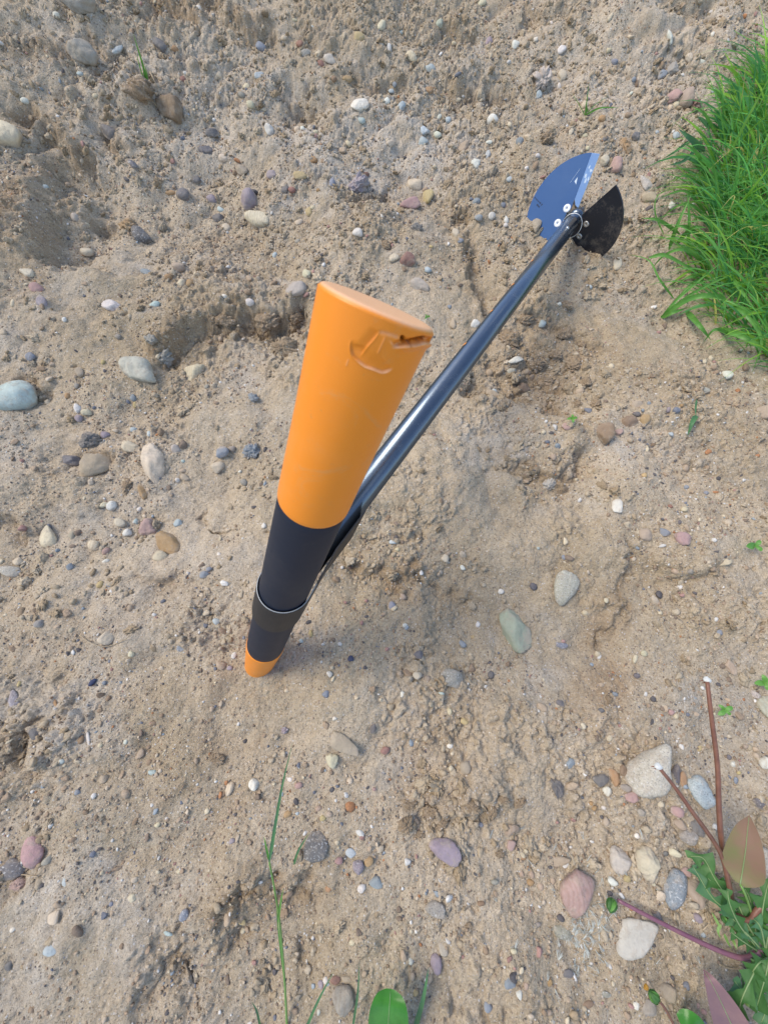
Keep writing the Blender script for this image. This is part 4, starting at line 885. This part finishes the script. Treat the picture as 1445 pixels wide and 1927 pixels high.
# bent, bare cutting edge along the straight side
ang = R(14); ex2 = (-mdL*math.cos(ang)+nL*math.sin(ang)*-1).normalized(); n2 = edL.cross(ex2).normalized(); n2 = n2 if n2.dot(nL) > 0 else -n2
frE = (ctr+mdL*.0147, ex2, edL, n2)
ce = sheet('cutting_edge', [(0, .026), (.005, .018), (.0125, .014), (.0145, RbL-.001), (0, RbL-.0015)], frE, .0022, M_edge, bl)
for (x, y, sx, sy, an) in ((.004, .062, .0022, .004, 20), (.010, .070, .003, .0025, 60), (.007, .055, .0016, .005, -30), (.011, .058, .0015, .004, 40), (.005, .074, .0015, .003, 0)):
    r2 = np.random.default_rng(int(x*1e5+y*1e4)); pp = []
    for k in range(9):
        a = 2*math.pi*k/9; q = r2.uniform(.6, 1.2); pp.append((x+math.cos(a+R(an))*sx*q, y+math.sin(a+R(an))*sy*q))
    sheet('scuff', pp, (frE[0]+frE[3]*.00125, *frE[1:]), .0002, M_scuff, ce, 0)
sheet('scuff', [(.0265, .0515), (.0215, .0475), (.0235, .0585)], (ctr+nL*.00145, mdL, edL, nL), .0002, M_scuff, bl, 0)
sheet('scratch_line', [(.0330, .049), (.0335, .0487), (.0250, .070), (.0246, .0702)], (ctr+nL*.00145, mdL, edL, nL), .0002, M_scuff, bl, 0)
def at_px(u, v, nrm, c=ctr):
    d = Vector(ray(u, v)); t_ = ((c-camo.location).dot(nrm))/d.dot(nrm); return camo.location+d*t_
def rivet(u, v, nrm, par, r, mt):
    p = at_px(u, v, nrm); e = nrm.cross(aS).normalized(); f = nrm.cross(e)
    bm = bmesh.new(); pr = [(r*.15, -.0002), (r*.18, .0018), (r*.8, .0022), (r*.98, .0015), (r, .0009), (r, -.0002)]; rg = []
    for (q, h) in pr: rg.append([bm.verts.new(p+nrm*h+(e*math.cos(2*math.pi*k/24)+f*math.sin(2*math.pi*k/24))*q) for k in range(24)])
    for i in range(len(rg)-1):
        for k in range(24): bm.faces.new([rg[i][k], rg[i][(k+1) % 24], rg[i+1][(k+1) % 24], rg[i+1][k]])
    o = bm_obj('rivet', bm, mt, par, True)
    bm = bmesh.new(); bm.faces.new([bm.verts.new(p+nrm*.0008+(e*math.cos(2*math.pi*k/16)+f*math.sin(2*math.pi*k/16))*r*.16) for k in range(16)])
    bm_obj('rivet_hole', bm, M_dk, o)
nn = nL; offp = nn*.0013
M_rivw = mat('bright_rivet', (.86, .88, .92), .5, .5)
for (u, v) in ((1066.5, 392), (1049, 420)): rivet(u, v, nL, bl, .0068, M_rivw)
# printed lettering too worn to read: two short lines of marks near the outer rim
pc = at_px(1014, 380, nL)
ax1 = (at_px(1021, 382, nL)-at_px(1005, 365, nL)).normalized(); ax2 = nL.cross(ax1).normalized()
if (at_px(1014, 390, nL)-pc).dot(ax2) < 0: ax2 = -ax2
bm = bmesh.new()
def dash(x, y, w_, h_):
    o_ = pc+nL*.00142; vs = [bm.verts.new(o_+ax1*(x+a*w_)+ax2*(y+b*h_)) for a, b in ((0, 0), (1, 0), (1, 1), (0, 1))]; bm.faces.new(vs)
x = -.0125
for w_, h_ in ((.0014, .0028), (.001, .0016), (.0016, .0017), (.0009, .0027), (.0013, .0017), (.0017, .0018), (.001, .0018), (.0016, .0030), (.0012, .0008), (.0016, .0032)):
    dash(x, -.0015+(.003-h_)*.6, w_*.95, h_); x += w_+.0009
x = .000
for w_, h_ in ((.0016, .0030), (.0012, .0028), (.0015, .0020), (.0013, .0028)):
    dash(x, .0036+(.003-h_)*.5, w_, h_); x += w_+.0006
bm_obj('printed_lettering', bm, M_dk, bl)
edR, mdR, nR = blade(47, -1, 22, -1, .11, '', None, '')
ctr2 = Pb+aS*(-.004)
frR = (ctr2, mdR, edR, nR)
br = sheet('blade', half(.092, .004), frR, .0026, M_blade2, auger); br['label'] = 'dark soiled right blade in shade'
for (u, v) in ((1103, 421), (1090, 444)): rivet(u, v, nR, br, .0058, M_steel)
# hub plates joining tube and blades
for sgn in (1, -1):
    tube('hub_flange', [Pb+aS*-.010, Pb+aS*.004], [.0125, .0145], M_shaft, ft, 28) if sgn == 1 else None

# ------------------------------------------------------------ plants
def ribbon_arr(pts, wid, nrm, fold=.25, lobes=None, seed=0):
    """leaf along pts, width function, face turned to nrm; returns verts, quads"""
    V = []; Fq = []; n = len(pts); r_ = random.Random(seed)
    for i, p in enumerate(pts):
        d = (pts[min(i+1, n-1)]-pts[max(i-1, 0)]).normalized(); sd_ = d.cross(nrm)
        sd_ = sd_.normalized() if sd_.length > 1e-6 else Vector((1, 0, 0)); up = sd_.cross(d).normalized()
        w_ = wid(i/(n-1))
        l1 = l2 = 1.0
        if lobes: l1, l2 = lobes(i, 0, r_), lobes(i, 1, r_)
        V += [p+sd_*w_*l1+up*w_*fold, p+sd_*w_*l1*.5+up*w_*fold*.35, p, p-sd_*w_*l2*.5+up*w_*fold*.35, p-sd_*w_*l2+up*w_*fold]
    for i in range(n-1):
        for k in range(4): a = i*5+k; Fq.append((a, a+1, a+6, a+5))
    return V, Fq
def leaf(name, pts, wid, mt, parent, n=16, fold=.25, lobes=None, nrm=None, rib=None, ribw=.0006, seed=0):
    c = curve(pts, n); nr = nrm or (camo.location-c[n//2]).normalized()
    V, Fq = ribbon_arr(c, wid, nr, fold, lobes, seed)
    o = link(name, npmesh(name, np.array([v[:] for v in V]), np.array(Fq)), mt, parent)
    if rib:
        q = [p+nr*.0004 for p in c[:-1]]; tube('midrib', q, [ribw*(1-.75*i/len(q)) for i in range(len(q))], rib, o if parent is None or parent.parent is None else parent, 6)
    return o
blade_w = lambda w_: (lambda t_: w_*(min(1, .35+t_*5))*max(.03, (1-t_**2.2)))
oval_w = lambda w_: (lambda t_: w_*max(.02, math.sin(math.pi*min(1, max(0, t_*.98+.02)))**.6))
# grass patch, right: one mass
gp = [(1450, 165), (1400, 205), (1360, 265), (1335, 340), (1325, 420), (1325, 500), (1345, 570), (1385, 625), (1440, 670), (1500, 730), (1680, 700), (1680, 140), (1520, 145)]
poly = np.array([bhit(*p)[:2] for p in gp])
def inside(x, y):
    c = np.zeros(len(x), bool); n = len(poly); j = n-1
    for i in range(n):
        xi, yi = poly[i]; xj, yj = poly[j]; m = ((yi > y) != (yj > y)) & (x < (xj-xi)*(y-yi)/(yj-yi+1e-12)+xi); c ^= m; j = i
    return c
x = rng.uniform(poly[:, 0].min(), poly[:, 0].max(), 60000); y = rng.uniform(poly[:, 1].min(), poly[:, 1].max(), 60000); k = inside(x, y); x, y = x[k], y[k]
q = fbm(x, y, 14, 2, 900)+rng.normal(0, .35, len(x)) > -.35; x, y = x[q], y[q]; NB = min(len(x), 3000); x, y = x[:NB], y[:NB]
edge_ = np.array([bhit(u, v)[:2] for u, v in [(random.uniform(-12, 22)+q, w_) for q, w_ in ((1450, 165), (1425, 180), (1400, 205), (1375, 240), (1358, 270), (1340, 300), (1335, 340), (1330, 380), (1325, 420), (1322, 460), (1325, 500), (1335, 540), (1345, 570), (1365, 600), (1385, 625), (1410, 650), (1440, 670))*7]])
NE = len(edge_); x = np.concatenate([x, edge_[:, 0]+rng.normal(0, .008, NE)]); y = np.concatenate([y, edge_[:, 1]+rng.normal(0, .008, NE)]); NB = len(x); z = H(x, y)
GV, GF, GC = [], [], []; go = 0; upv = Vector((-.10, .50, .86)).normalized()
for i in range(NB):
    r_ = random; L = r_.uniform(.07, .19); az = r_.gauss(math.pi*1.0, 1.2); lean = r_.uniform(.3, 1.7)
    edge = i >= NB-NE
    if edge: L = r_.uniform(.06, .15); az = r_.gauss(math.pi*1.05, .6); lean = r_.uniform(.7, 2.4)
    out = Vector((math.cos(az), math.sin(az)*.8, 0)); p = Vector((x[i], y[i], z[i]-.003)); pts = []; n = 7
    droop = r_.uniform(.3, 2.0)
    d = (upv+out*lean*.6).normalized(); st = L/n
    for k in range(n+1):
        pts.append(p.copy()); d = (d+out*.10*droop+Vector((0, 0, -.16*droop*(k/n)*1.6))).normalized(); p = p+d*st
        if p.z < H(p.x, p.y)+.002: p.z = float(H(p.x, p.y))+.002
    wd_ = r_.uniform(.0007, .0021)*(2.1 if r_.random() < .2 else 1)
    az2 = r_.uniform(0, 6.28); nr = (Vector((math.cos(az2), math.sin(az2), .8))).normalized()
    Vv = []
    for k, pp in enumerate(pts):
        dd = (pts[min(k+1, n)]-pts[max(k-1, 0)]).normalized(); s_ = dd.cross(nr).normalized(); w_ = wd_*min(1, .5+k/n*3)*max(.05, 1-(k/n)**2.5)
        up_ = s_.cross(dd)*w_*.35; Vv += [pp+s_*w_+up_, pp, pp-s_*w_+up_]
    GV += Vv
    for k in range(n):
        for s_ in (0, 1): a = go+k*3+s_; GF.append((a, a+1, a+4, a+3))
    go += len(Vv); tt = r_.random(); c = (.9, .95, 1.0) if tt < .40 else (1.5, 1.2, .8) if tt < .58 else (.55, .72, 1.15) if tt < .88 else (1.1, 1.3, 1.5) if tt < .97 else (3.4, 1.3, 2.2)
    f_ = r_.uniform(.8, 1.25); GC += [(c[0]*f_, c[1]*f_, c[2]*f_)]*len(Vv)
tag(link('grass', npmesh('grass', np.array([v[:] for v in GV]), np.array(GF), True, np.array(GC)), M_grass), 'dense bright green grass growing along the right edge of the bank', 'grass', kind='stuff')

def tuft(name, label, cat, base_px, blades, group=None, mt=None):
    wf = 1.45 if base_px[0] > 1200 and base_px[1] < 700 else 1.0
    """blades: list of ([(u,v,h)...], halfwidth m)"""
    root = empty(name, P(*base_px), label, cat, group)
    for i, (pp, w_) in enumerate(blades):
        leaf('blade', [P(u, v, h) for u, v, h in pp], blade_w(w_*wf), mt or M_gtuft, root, 14, .3, seed=i)
    return root
M_gtuft = make_leaf('tuft_blade', (.10, .28, .05), (.16, .37, .07), 40, .4, .3)
tuft('grass_tuft', 'fan of long drooping grass leaves reaching out over the sand below the patch', 'grass tuft', (1243, 597),
     [([(1243, 597, 0), (1275, 563, .03), (1330, 515, .05), (1365, 487, .05)], .0016), ([(1243, 598, 0), (1290, 560, .03), (1345, 530, .05), (1420, 500, .05)], .0018), ([(1243, 597, 0), (1265, 588, .02), (1292, 580, .02)], .0030),
      ([(1243, 597, 0), (1290, 565, .04), (1330, 556, .05), (1362, 565, .04), (1358, 620, .01)], .0034), ([(1244, 596, 0), (1280, 555, .03), (1305, 535, .04), (1375, 520, .05)], .0014),
      ([(1290, 585, .0), (1315, 612, .02), (1337, 640, .01)], .0030), ([(1350, 618, .0), (1390, 630, .03), (1425, 650, .03), (1450, 668, .01)], .0034), ([(1360, 505, .02), (1385, 535, .05), (1420, 583, .05)], .0026), ([(1362, 567, .02), (1400, 590, .04), (1432, 640, .03), (1415, 700, .005)], .0022)])
tuft('grass_tuft', 'long dark bent grass stem with pale broad blades, right of the dark steel blade', 'grass tuft', (1268, 563),
     [([(1268, 563, 0), (1240, 525, .03), (1220, 490, .04), (1180, 478, .03)], .0012), ([(1220, 485, .04), (1250, 480, .05), (1290, 500, .04), (1320, 512, .03)], .0022), ([(1300, 470, .01), (1330, 440, .05), (1370, 445, .05)], .0026),
      ([(1272, 460, .0), (1300, 430, .05), (1330, 428, .06)], .0028), ([(1258, 470, .0), (1275, 420, .05), (1300, 366, .07)], .0026), ([(1278, 440, .0), (1240, 415, .05), (1205, 410, .04)], .0022), ([(1292, 480, .0), (1296, 420, .05), (1293, 360, .08)], .0022), ([(1250, 445, 0), (1232, 400, .02), (1240, 365, .03), (1290, 350, .04)], .0009)])
tuft('grass_tuft', 'broad blue-green blades leaning left from the middle of the grass edge', 'grass tuft', (1318, 280), [([(1325, 285, 0), (1300, 262, .05), (1276, 243, .06)], .0036), ([(1320, 265, 0), (1290, 300, .04), (1255, 312, .03)], .0026), ([(1300, 262, 0), (1270, 285, .03), (1245, 300, .02)], .0018), ([(1335, 240, 0), (1320, 225, .05), (1312, 220, .07)], .0024)], mt=M_teal)
tuft('grass_tuft', 'loose arching green blades curving left over the sand right of the mauve disc pebble', 'grass tuft', (1325, 400), [([(1330, 405, 0), (1290, 360, .05), (1240, 372, .03)], .0018), ([(1335, 420, 0), (1300, 385, .06), (1262, 395, .05), (1235, 425, .01)], .0013), ([(1325, 450, 0), (1285, 425, .05), (1250, 440, .02)], .0020), ([(1330, 500, 0), (1290, 470, .06), (1250, 480, .04), (1222, 510, .01)], .0022), ([(1335, 520, 0), (1300, 520, .04), (1262, 540, .01)], .0016), ([(1320, 350, 0), (1290, 330, .05), (1262, 345, .03)], .0014), ([(1330, 330, 0), (1312, 290, .06), (1288, 270, .07)], .0022), ([(1350, 260, 0), (1325, 215, .06), (1300, 200, .07)], .0018), ([(1372, 215, 0), (1350, 175, .06), (1325, 165, .06)], .0016), ([(1375, 630, 0), (1345, 620, .04), (1322, 645, .01)], .0020)])
t0 = tuft('grass_tuft', 'lone upright green tuft with dry roots on the upper left bank', 'grass tuft', (273, 155), [([(277, 155, 0), (270, 125, .03), (261, 95, .06), (251, 62, .09)], .0020), ([(275, 152, 0), (270, 128, .03), (264, 102, .05)], .0016), ([(279, 156, 0), (276, 135, .02), (272, 118, .035)], .0013), ([(272, 152, 0), (262, 120, .03), (258, 100, .05)], .0010)])
for pp in ([(279, 182), (300, 205), (312, 235), (322, 252)], [(268, 150), (290, 165), (312, 158), (322, 142)], [(276, 160), (265, 175), (270, 195)], [(283, 135), (290, 150), (298, 165)], [(245, 165), (262, 170), (285, 160)], [(250, 180), (262, 190), (275, 188)]):
    tube('dry_root', curve([P(u, v, .004) for u, v in pp], 12), [.0011*(1-.6*i/12) for i in range(13)], M_straw, t0, 6)
o, f = rock(4, 6, 77, .5); cl = link('root_clump', npmesh('root_clump', o*np.array([.030, .022, .020])+np.array(P(263, 172, .006)), f), M_clod, t0)
tuft('grass_tuft', 'small sparse green tuft above the blades, upper right', 'grass tuft', (1100, 218), [([(1100, 218, 0), (1103, 195, .02), (1108, 155, .05)], .0014), ([(1102, 216, 0), (1130, 203, .03), (1165, 203, .03)], .0016), ([(1101, 216, 0), (1118, 198, .02), (1145, 180, .03)], .0008), ([(1100, 217, 0), (1088, 195, .02), (1076, 175, .03)], .0007), ([(1103, 217, 0), (1104, 205, .01), (1101, 196, .02)], .0018)])
tuft('fallen_leaf', 'single twisted green grass leaf lying on open sand at the right', 'leaf', (1300, 790), [([(1310, 752, .004), (1308, 770, .010), (1309, 785, .008)], .0014), ([(1309, 782, .008), (1302, 795, .012), (1293, 820, .002)], .0040)], mt=M_teal)
# tall thin grass stem, lower centre
st = empty('tall_grass', P(541, 1950), 'tall thin green grass stem with narrow leaves, rising at the bottom centre', 'grass')
tube('stem', curve([P(541, 1950, .0), P(536, 1850, .03), P(527, 1740, .05), P(517, 1675, .06), P(507, 1622, .07)], 24), [.0012-.0004*i/24 for i in range(25)], M_gstem, st, 8)
for pp, w_, mt in (([(507, 1622, .07), (517, 1560, .078), (531, 1480, .085), (551, 1396, .09)], .0017, M_teal), ([(507, 1620, .07), (501, 1595, .073), (497, 1573, .074)], .0011, M_gtuft), ([(523, 1735, .05), (528, 1700, .056), (533, 1672, .06)], .0012, M_gtuft), ([(535, 1845, .03), (524, 1750, .05), (520, 1700, .06)], .0008, M_gtuft)):
    leaf('leaf', [P(u, v, h) for u, v, h in pp], blade_w(w_), mt, st, 14, .3)
for lab, pp, w_ in (('short curved green blade beside the dark blue sandy-topped stone', [(553, 1627, .0), (562, 1600, .02), (583, 1566, .03)], .0014), ('slanting thin blade rising at the bottom edge left of the two-tone stone', [(572, 1945, .0), (598, 1885, .03), (628, 1828, .04)], .0014),
                    ('thin upright blade at the bottom edge between two-tone stone and oval leaf', [(662, 1945, 0), (673, 1870, .03), (676, 1812, .04)], .0012), ('broader blade at the bottom edge just right of the oval leaf', [(778, 1945, 0), (796, 1880, .03), (806, 1822, .045)], .0024),
                    ('short blade at the bottom edge left of the tall grass stem', [(492, 1945, 0), (484, 1905, .02), (474, 1885, .025)], .0011)):
    tuft('grass_sprout', lab, 'grass blade', pp[0][:2], [(pp, w_)], 'single grass blades at the bottom', M_teal)
ov = empty('broadleaf_seedling', P(735, 1960), 'shiny oval green leaf sticking up at the bottom edge', 'plant')
leaf('leaf', [P(727, 1990, .02), P(730, 1935, .035), P(733, 1890, .04), P(735, 1861, .042)], lambda t_: .0185*max(.03, (math.sin(math.pi*(.12+.86*t_)))**.55), M_broad, ov, 20, .18, rib=M_rib, ribw=.0005)
# seedlings
def seedling(u, v, s, lab, n=4, rot=0):
    root = empty('seedling', P(u, v), lab, 'seedling', 'small green seedlings')
    c = P(u, v, .012)
    tube('stem', [P(u+2, v+3, -.002), c], .0005, M_gstem, root, 6)
    for k in range(n):
        a = R(rot+360*k/n+random.uniform(-12, 12)); p2 = P(u+math.cos(a)*s, v-math.sin(a)*s*.8, .014)
        leaf('leaf', [c, c.lerp(p2, .5)+Vector((0, 0, .002)), p2], oval_w((p2-c).length*.27), M_gtuft, root, 8, .15)
seedling(1362, 1336, 17, 'four-leaved green seedling right of the taller brown stem', 4, 35)
seedling(1437, 1284, 19, 'green seedling at the right edge above the pale green-grey stone', 4, 20)
seedling(1420, 1028, 17, 'low green seedling at the right edge halfway up', 3, 190)
seedling(1076, 788, 10, 'tiny green seedling right of the clod-filled hollow', 4, 10)
seedling(803, 597, 6, 'minute green seedling right of the near orange handle end', 3, 0)
# dandelion, lower right
dn = empty('dandelion', P(1425, 1790), 'dandelion with jagged green leaves and bare brown-red flower stalks at the lower right', 'plant')
sA = tube('stalk', curve([P(1378, 1712, .005), P(1370, 1660, .03), P(1352, 1600, .05), P(1300, 1525, .07), P(1268, 1480, .08), P(1239, 1444, .089)], 30), [.0026-.0009*i/30 for i in range(31)], M_stem, dn, 10)
sB = tube('stalk', curve([P(1368, 1640, .02), P(1357, 1585, .045), P(1352, 1520, .06), P(1349, 1440, .08), P(1338, 1350, .10), P(1330, 1283, .112)], 30), [.0027-.0008*i/30 for i in range(31)], M_stem, dn, 10)
sC = tube('stalk', curve([P(1432, 1790, .006), P(1400, 1803, .012), P(1350, 1788, .014), P(1280, 1755, .014), P(1215, 1722, .012), P(1162, 1694, .008)], 30), [.0027-.0009*i/30 for i in range(31)], M_pstem, dn, 10)
sD = tube('stalk', curve([P(1385, 1722, .02), P(1410, 1732, .026), P(1425, 1712, .034), P(1455, 1690, .04)], 16), [.0026]*17, M_stem, dn, 10)
sE = tube('stalk', curve([P(1368, 1738, .012), P(1395, 1762, .012), P(1425, 1790, .008)], 10), .0012, M_gstem, dn, 8)
for st_, (u, v, h), r_ in ((sA, (1238, 1442, .089), .0036), (sB, (1330, 1279, .112), .0036)):
    o, f = rock(4, 6, 91, .06); o = o*np.array([1.12, .9, .78])*r_; link('receptacle', npmesh('receptacle', o+np.array(P(u, v, h)), f), M_white, st_)
    for k in range(5):
        a = R(200+k*45); q = P(u, v, h-.002)
        leaf('bract', [q, q+Vector((math.cos(a)*.003, math.sin(a)*.003, -.003)), q+Vector((math.cos(a)*.004, math.sin(a)*.004, -.007))], blade_w(.0007), M_stem, st_, 5, .2)
def bud(parent, u, v, h, u2, v2, s, tipm, n=9):
    a, b = P(u, v, h), P(u2, v2, h+.001); ax = (b-a).normalized(); L = (b-a).length; e = ax.orthogonal().normalized(); g_ = ax.cross(e)
    for k in range(n):
        an = 2*math.pi*k/n; d = e*math.cos(an)+g_*math.sin(an)
        leaf('bract', [a+d*s*.35, a.lerp(b, .35)+d*s, a.lerp(b, .75)+d*s*.85, b+d*s*.35], blade_w(s*.5), M_green if k % 3 else M_gtuft, parent, 8, .2, nrm=d)
    o, f = rock(3, 8, 17, .1); R3 = np.stack([np.array(e)*s*.8, np.array(g_)*s*.8, np.array(ax)*L*.52], 1); link('bud_core', npmesh('bud_core', o@R3.T+np.array(a.lerp(b, .55)), f), tipm, parent)
bud(sC, 1154, 1692, .010, 1146, 1716, .0045, M_green)
bud(sE, 1368, 1738, .014, 1358, 1722, .0030, M_green, 7)
for k, (pp) in enumerate(([(1375, 1762), (1381, 1775), (1386, 1788)], [(1352, 1742), (1345, 1728), (1338, 1716)], [(1362, 1757), (1368, 1772), (1376, 1786)], [(1356, 1740), (1350, 1752), (1356, 1768)])):
    leaf('bract', [P(u, v, .012) for u, v in pp], blade_w(.0014), M_gstem, sE, 6, .2)
F_b = empty('flower_bud', P(1268, 1925), 'small closed green bud with an orange tip at the bottom, right of centre', 'bud')
fs = tube('stalk', curve([P(1275, 1945, .004), P(1255, 1905, .02), P(1237, 1880, .024)], 10), .0013, M_stem, F_b, 8)
bud(fs, 1237, 1884, .024, 1222, 1866, .0042, M_green); o, f = rock(3, 8, 18, .2); link('bud_tip', npmesh('bud_tip', o*.0026+np.array(P(1214, 1857, .026)), f), M_yellow, fs)
def jag(i, s, r_): return [.25, .6, 1.0, 1.5, .30][(i+s*2) % 5]*r_.uniform(.85, 1.15)
def dleaf(pp, w_, mt, seed, n=18):
    leaf('leaf', [P(u, v, h) for u, v, h in pp], lambda t_: .85*w_*max(.05, math.sin(math.pi*(.08+.88*t_))**.6)*(.45+.75*t_), mt, dn, n, .2, jag, rib=M_rib, ribw=.0009, seed=seed)
for k, (pp, w_, mt) in enumerate((([(1425, 1775, .01), (1385, 1715, .02), (1345, 1655, .02), (1322, 1615, .015), (1292, 1612, .010)], .0115, M_green), ([(1420, 1770, .01), (1375, 1720, .02), (1340, 1690, .015), (1312, 1645, .012), (1302, 1628, .01)], .010, M_teal),
                                  ([(1420, 1765, .012), (1400, 1730, .02), (1385, 1700, .02), (1345, 1665, .02), (1328, 1650, .02)], .011, M_green), ([(1430, 1770, .012), (1432, 1730, .03), (1438, 1690, .04), (1448, 1650, .04)], .011, M_green),
                                  ([(1440, 1800, .01), (1445, 1760, .03), (1462, 1720, .04)], .012, M_green), ([(1435, 1800, .01), (1425, 1850, .02), (1400, 1865, .02), (1378, 1842, .02)], .013, M_teal), ([(1445, 1810, .01), (1450, 1870, .02), (1430, 1930, .02)], .014, M_teal), ([(1430, 1785, .01), (1400, 1752, .02), (1372, 1722, .02), (1360, 1705, .02)], .011, M_teal), ([(1450, 1790, .01), (1480, 1850, .02), (1490, 1930, .02)], .014, M_green), ([(1425, 1780, .01), (1412, 1700, .02), (1400, 1670, .02)], .010, M_green), ([(1422, 1782, .01), (1390, 1740, .025), (1372, 1700, .03), (1368, 1672, .03)], .009, M_green), ([(1425, 1790, .01), (1395, 1770, .02), (1372, 1752, .02)], .008, M_green), ([(1430, 1800, .01), (1418, 1830, .03), (1395, 1880, .03), (1388, 1915, .02)], .010, M_green), ([(1440, 1790, .01), (1430, 1745, .03), (1412, 1725, .03)], .009, M_teal), ([(1445, 1800, .01), (1425, 1815, .03), (1405, 1845, .02)], .009, M_green), ([(1452, 1780, .02), (1440, 1835, .03), (1420, 1905, .02)], .011, M_green))):
    dleaf(pp, w_, mt, k)
tube('stalk', curve([P(1420, 1800, .01), P(1412, 1840, .02), P(1405, 1892, .02)], 10), .0018, M_gstem, dn, 8)
rl = empty('dock_plant', P(1425, 1765), 'plant with one upright red-brown pointed leaf, green at its base, among the dandelion leaves', 'plant')
M_dock = M_red
leaf('leaf', [P(1392, 1664, .05), P(1396, 1640, .056), P(1402, 1600, .066), P(1406, 1560, .074), P(1409, 1534, .078)], lambda t_: .0158*(max(.05, min(1, t_/.3))**.5 if t_ < .3 else max(.01, 1-((t_-.3)/.7)**1.7)), M_dock, rl, 22, .22, rib=M_rib, ribw=.0006)
tube('stem', curve([P(1424, 1770, .0), P(1412, 1715, .03), P(1400, 1680, .045), P(1392, 1664, .05)], 12), .0012, M_gstem, rl, 8)
pl_ = empty('purple_leaf_plant', P(1400, 1960), 'plant with a long purple pointed leaf and pale midrib reaching in at the bottom right', 'plant')
leaf('leaf', [P(1410, 2010, .02), P(1385, 1950, .035), P(1358, 1890, .04), P(1338, 1850, .04), P(1323, 1824, .036)], lambda t_: .021*max(.01, 1-t_**1.25), M_purple, pl_, 22, .2, rib=M_rib, ribw=.0005)
g2 = empty('green_leaf_plant', P(1290, 1960), 'small plain green leaf tip at the bottom edge by the purple leaf', 'plant')
leaf('leaf', [P(1330, 1960, .01), P(1305, 1930, .02), P(1272, 1908, .015)], oval_w(.009), M_broad, g2, 10, .2)
# dry roots
for lab, pp in (('thin dry root arched over the sand above the speckled green stone', [(1122, 975), (1140, 1000), (1153, 1030), (1146, 1066)]), ('pale dry root curling under the half buried cream pebble', [(150, 1195), (175, 1212), (205, 1216), (235, 1204), (245, 1195)]), ('short dry straw by the seedling at the right edge', [(1405, 1015), (1408, 1000), (1432, 992)]),
                ('pale straw lying under the jagged leaves', [(1322, 1750), (1332, 1740), (1341, 1728)]), ('pale green fallen petiole between the purple stem and the purple leaf', [(1353, 1815), (1372, 1822), (1395, 1824)]), ('thin straw across the lower left by the slate stone', [(18, 1647), (45, 1646), (72, 1650)])):
    o = tube('dry_root', curve([P(u, v, .003) for u, v in pp], 12), [.0007*(1-.5*i/12) for i in range(13)], M_straw, None, 6); tag(o, lab, 'root', 'dry roots and straws')
# fluff of a spent seed head: uncountable
FV, FF = [], []; fo = 0
for i in range(150):
    if i < 90: u = random.gauss(1105, 26); v = random.gauss(1745, 42)
    else: u = random.gauss(1110, 90); v = random.gauss(1700, 110)
    v = max(1560, min(1915, v)); p = P(u, v, .001); a0 = random.uniform(0, 6.28); ax = Vector((math.cos(a0), math.sin(a0), random.uniform(0, .5))).normalized()
    for k in range(random.randint(4, 9)):
        d = (ax+Vector([random.gauss(0, .22) for _ in range(3)])).normalized(); L = random.uniform(.004, .010); s_ = d.orthogonal().normalized()*.00022; q = p+d*L; q.z = max(q.z, float(H(q.x, q.y))+.0006)
        FV += [p+s_, p-s_, q-s_*.5, q+s_*.5]; FF.append((fo, fo+1, fo+2, fo+3)); fo += 4
tag(link('seed_fluff', npmesh('seed_fluff', np.array([v[:] for v in FV]), np.array(FF)), M_fluff), 'white downy fluff of a spent seed head scattered by the pink-red rock', 'seed fluff', kind='stuff')
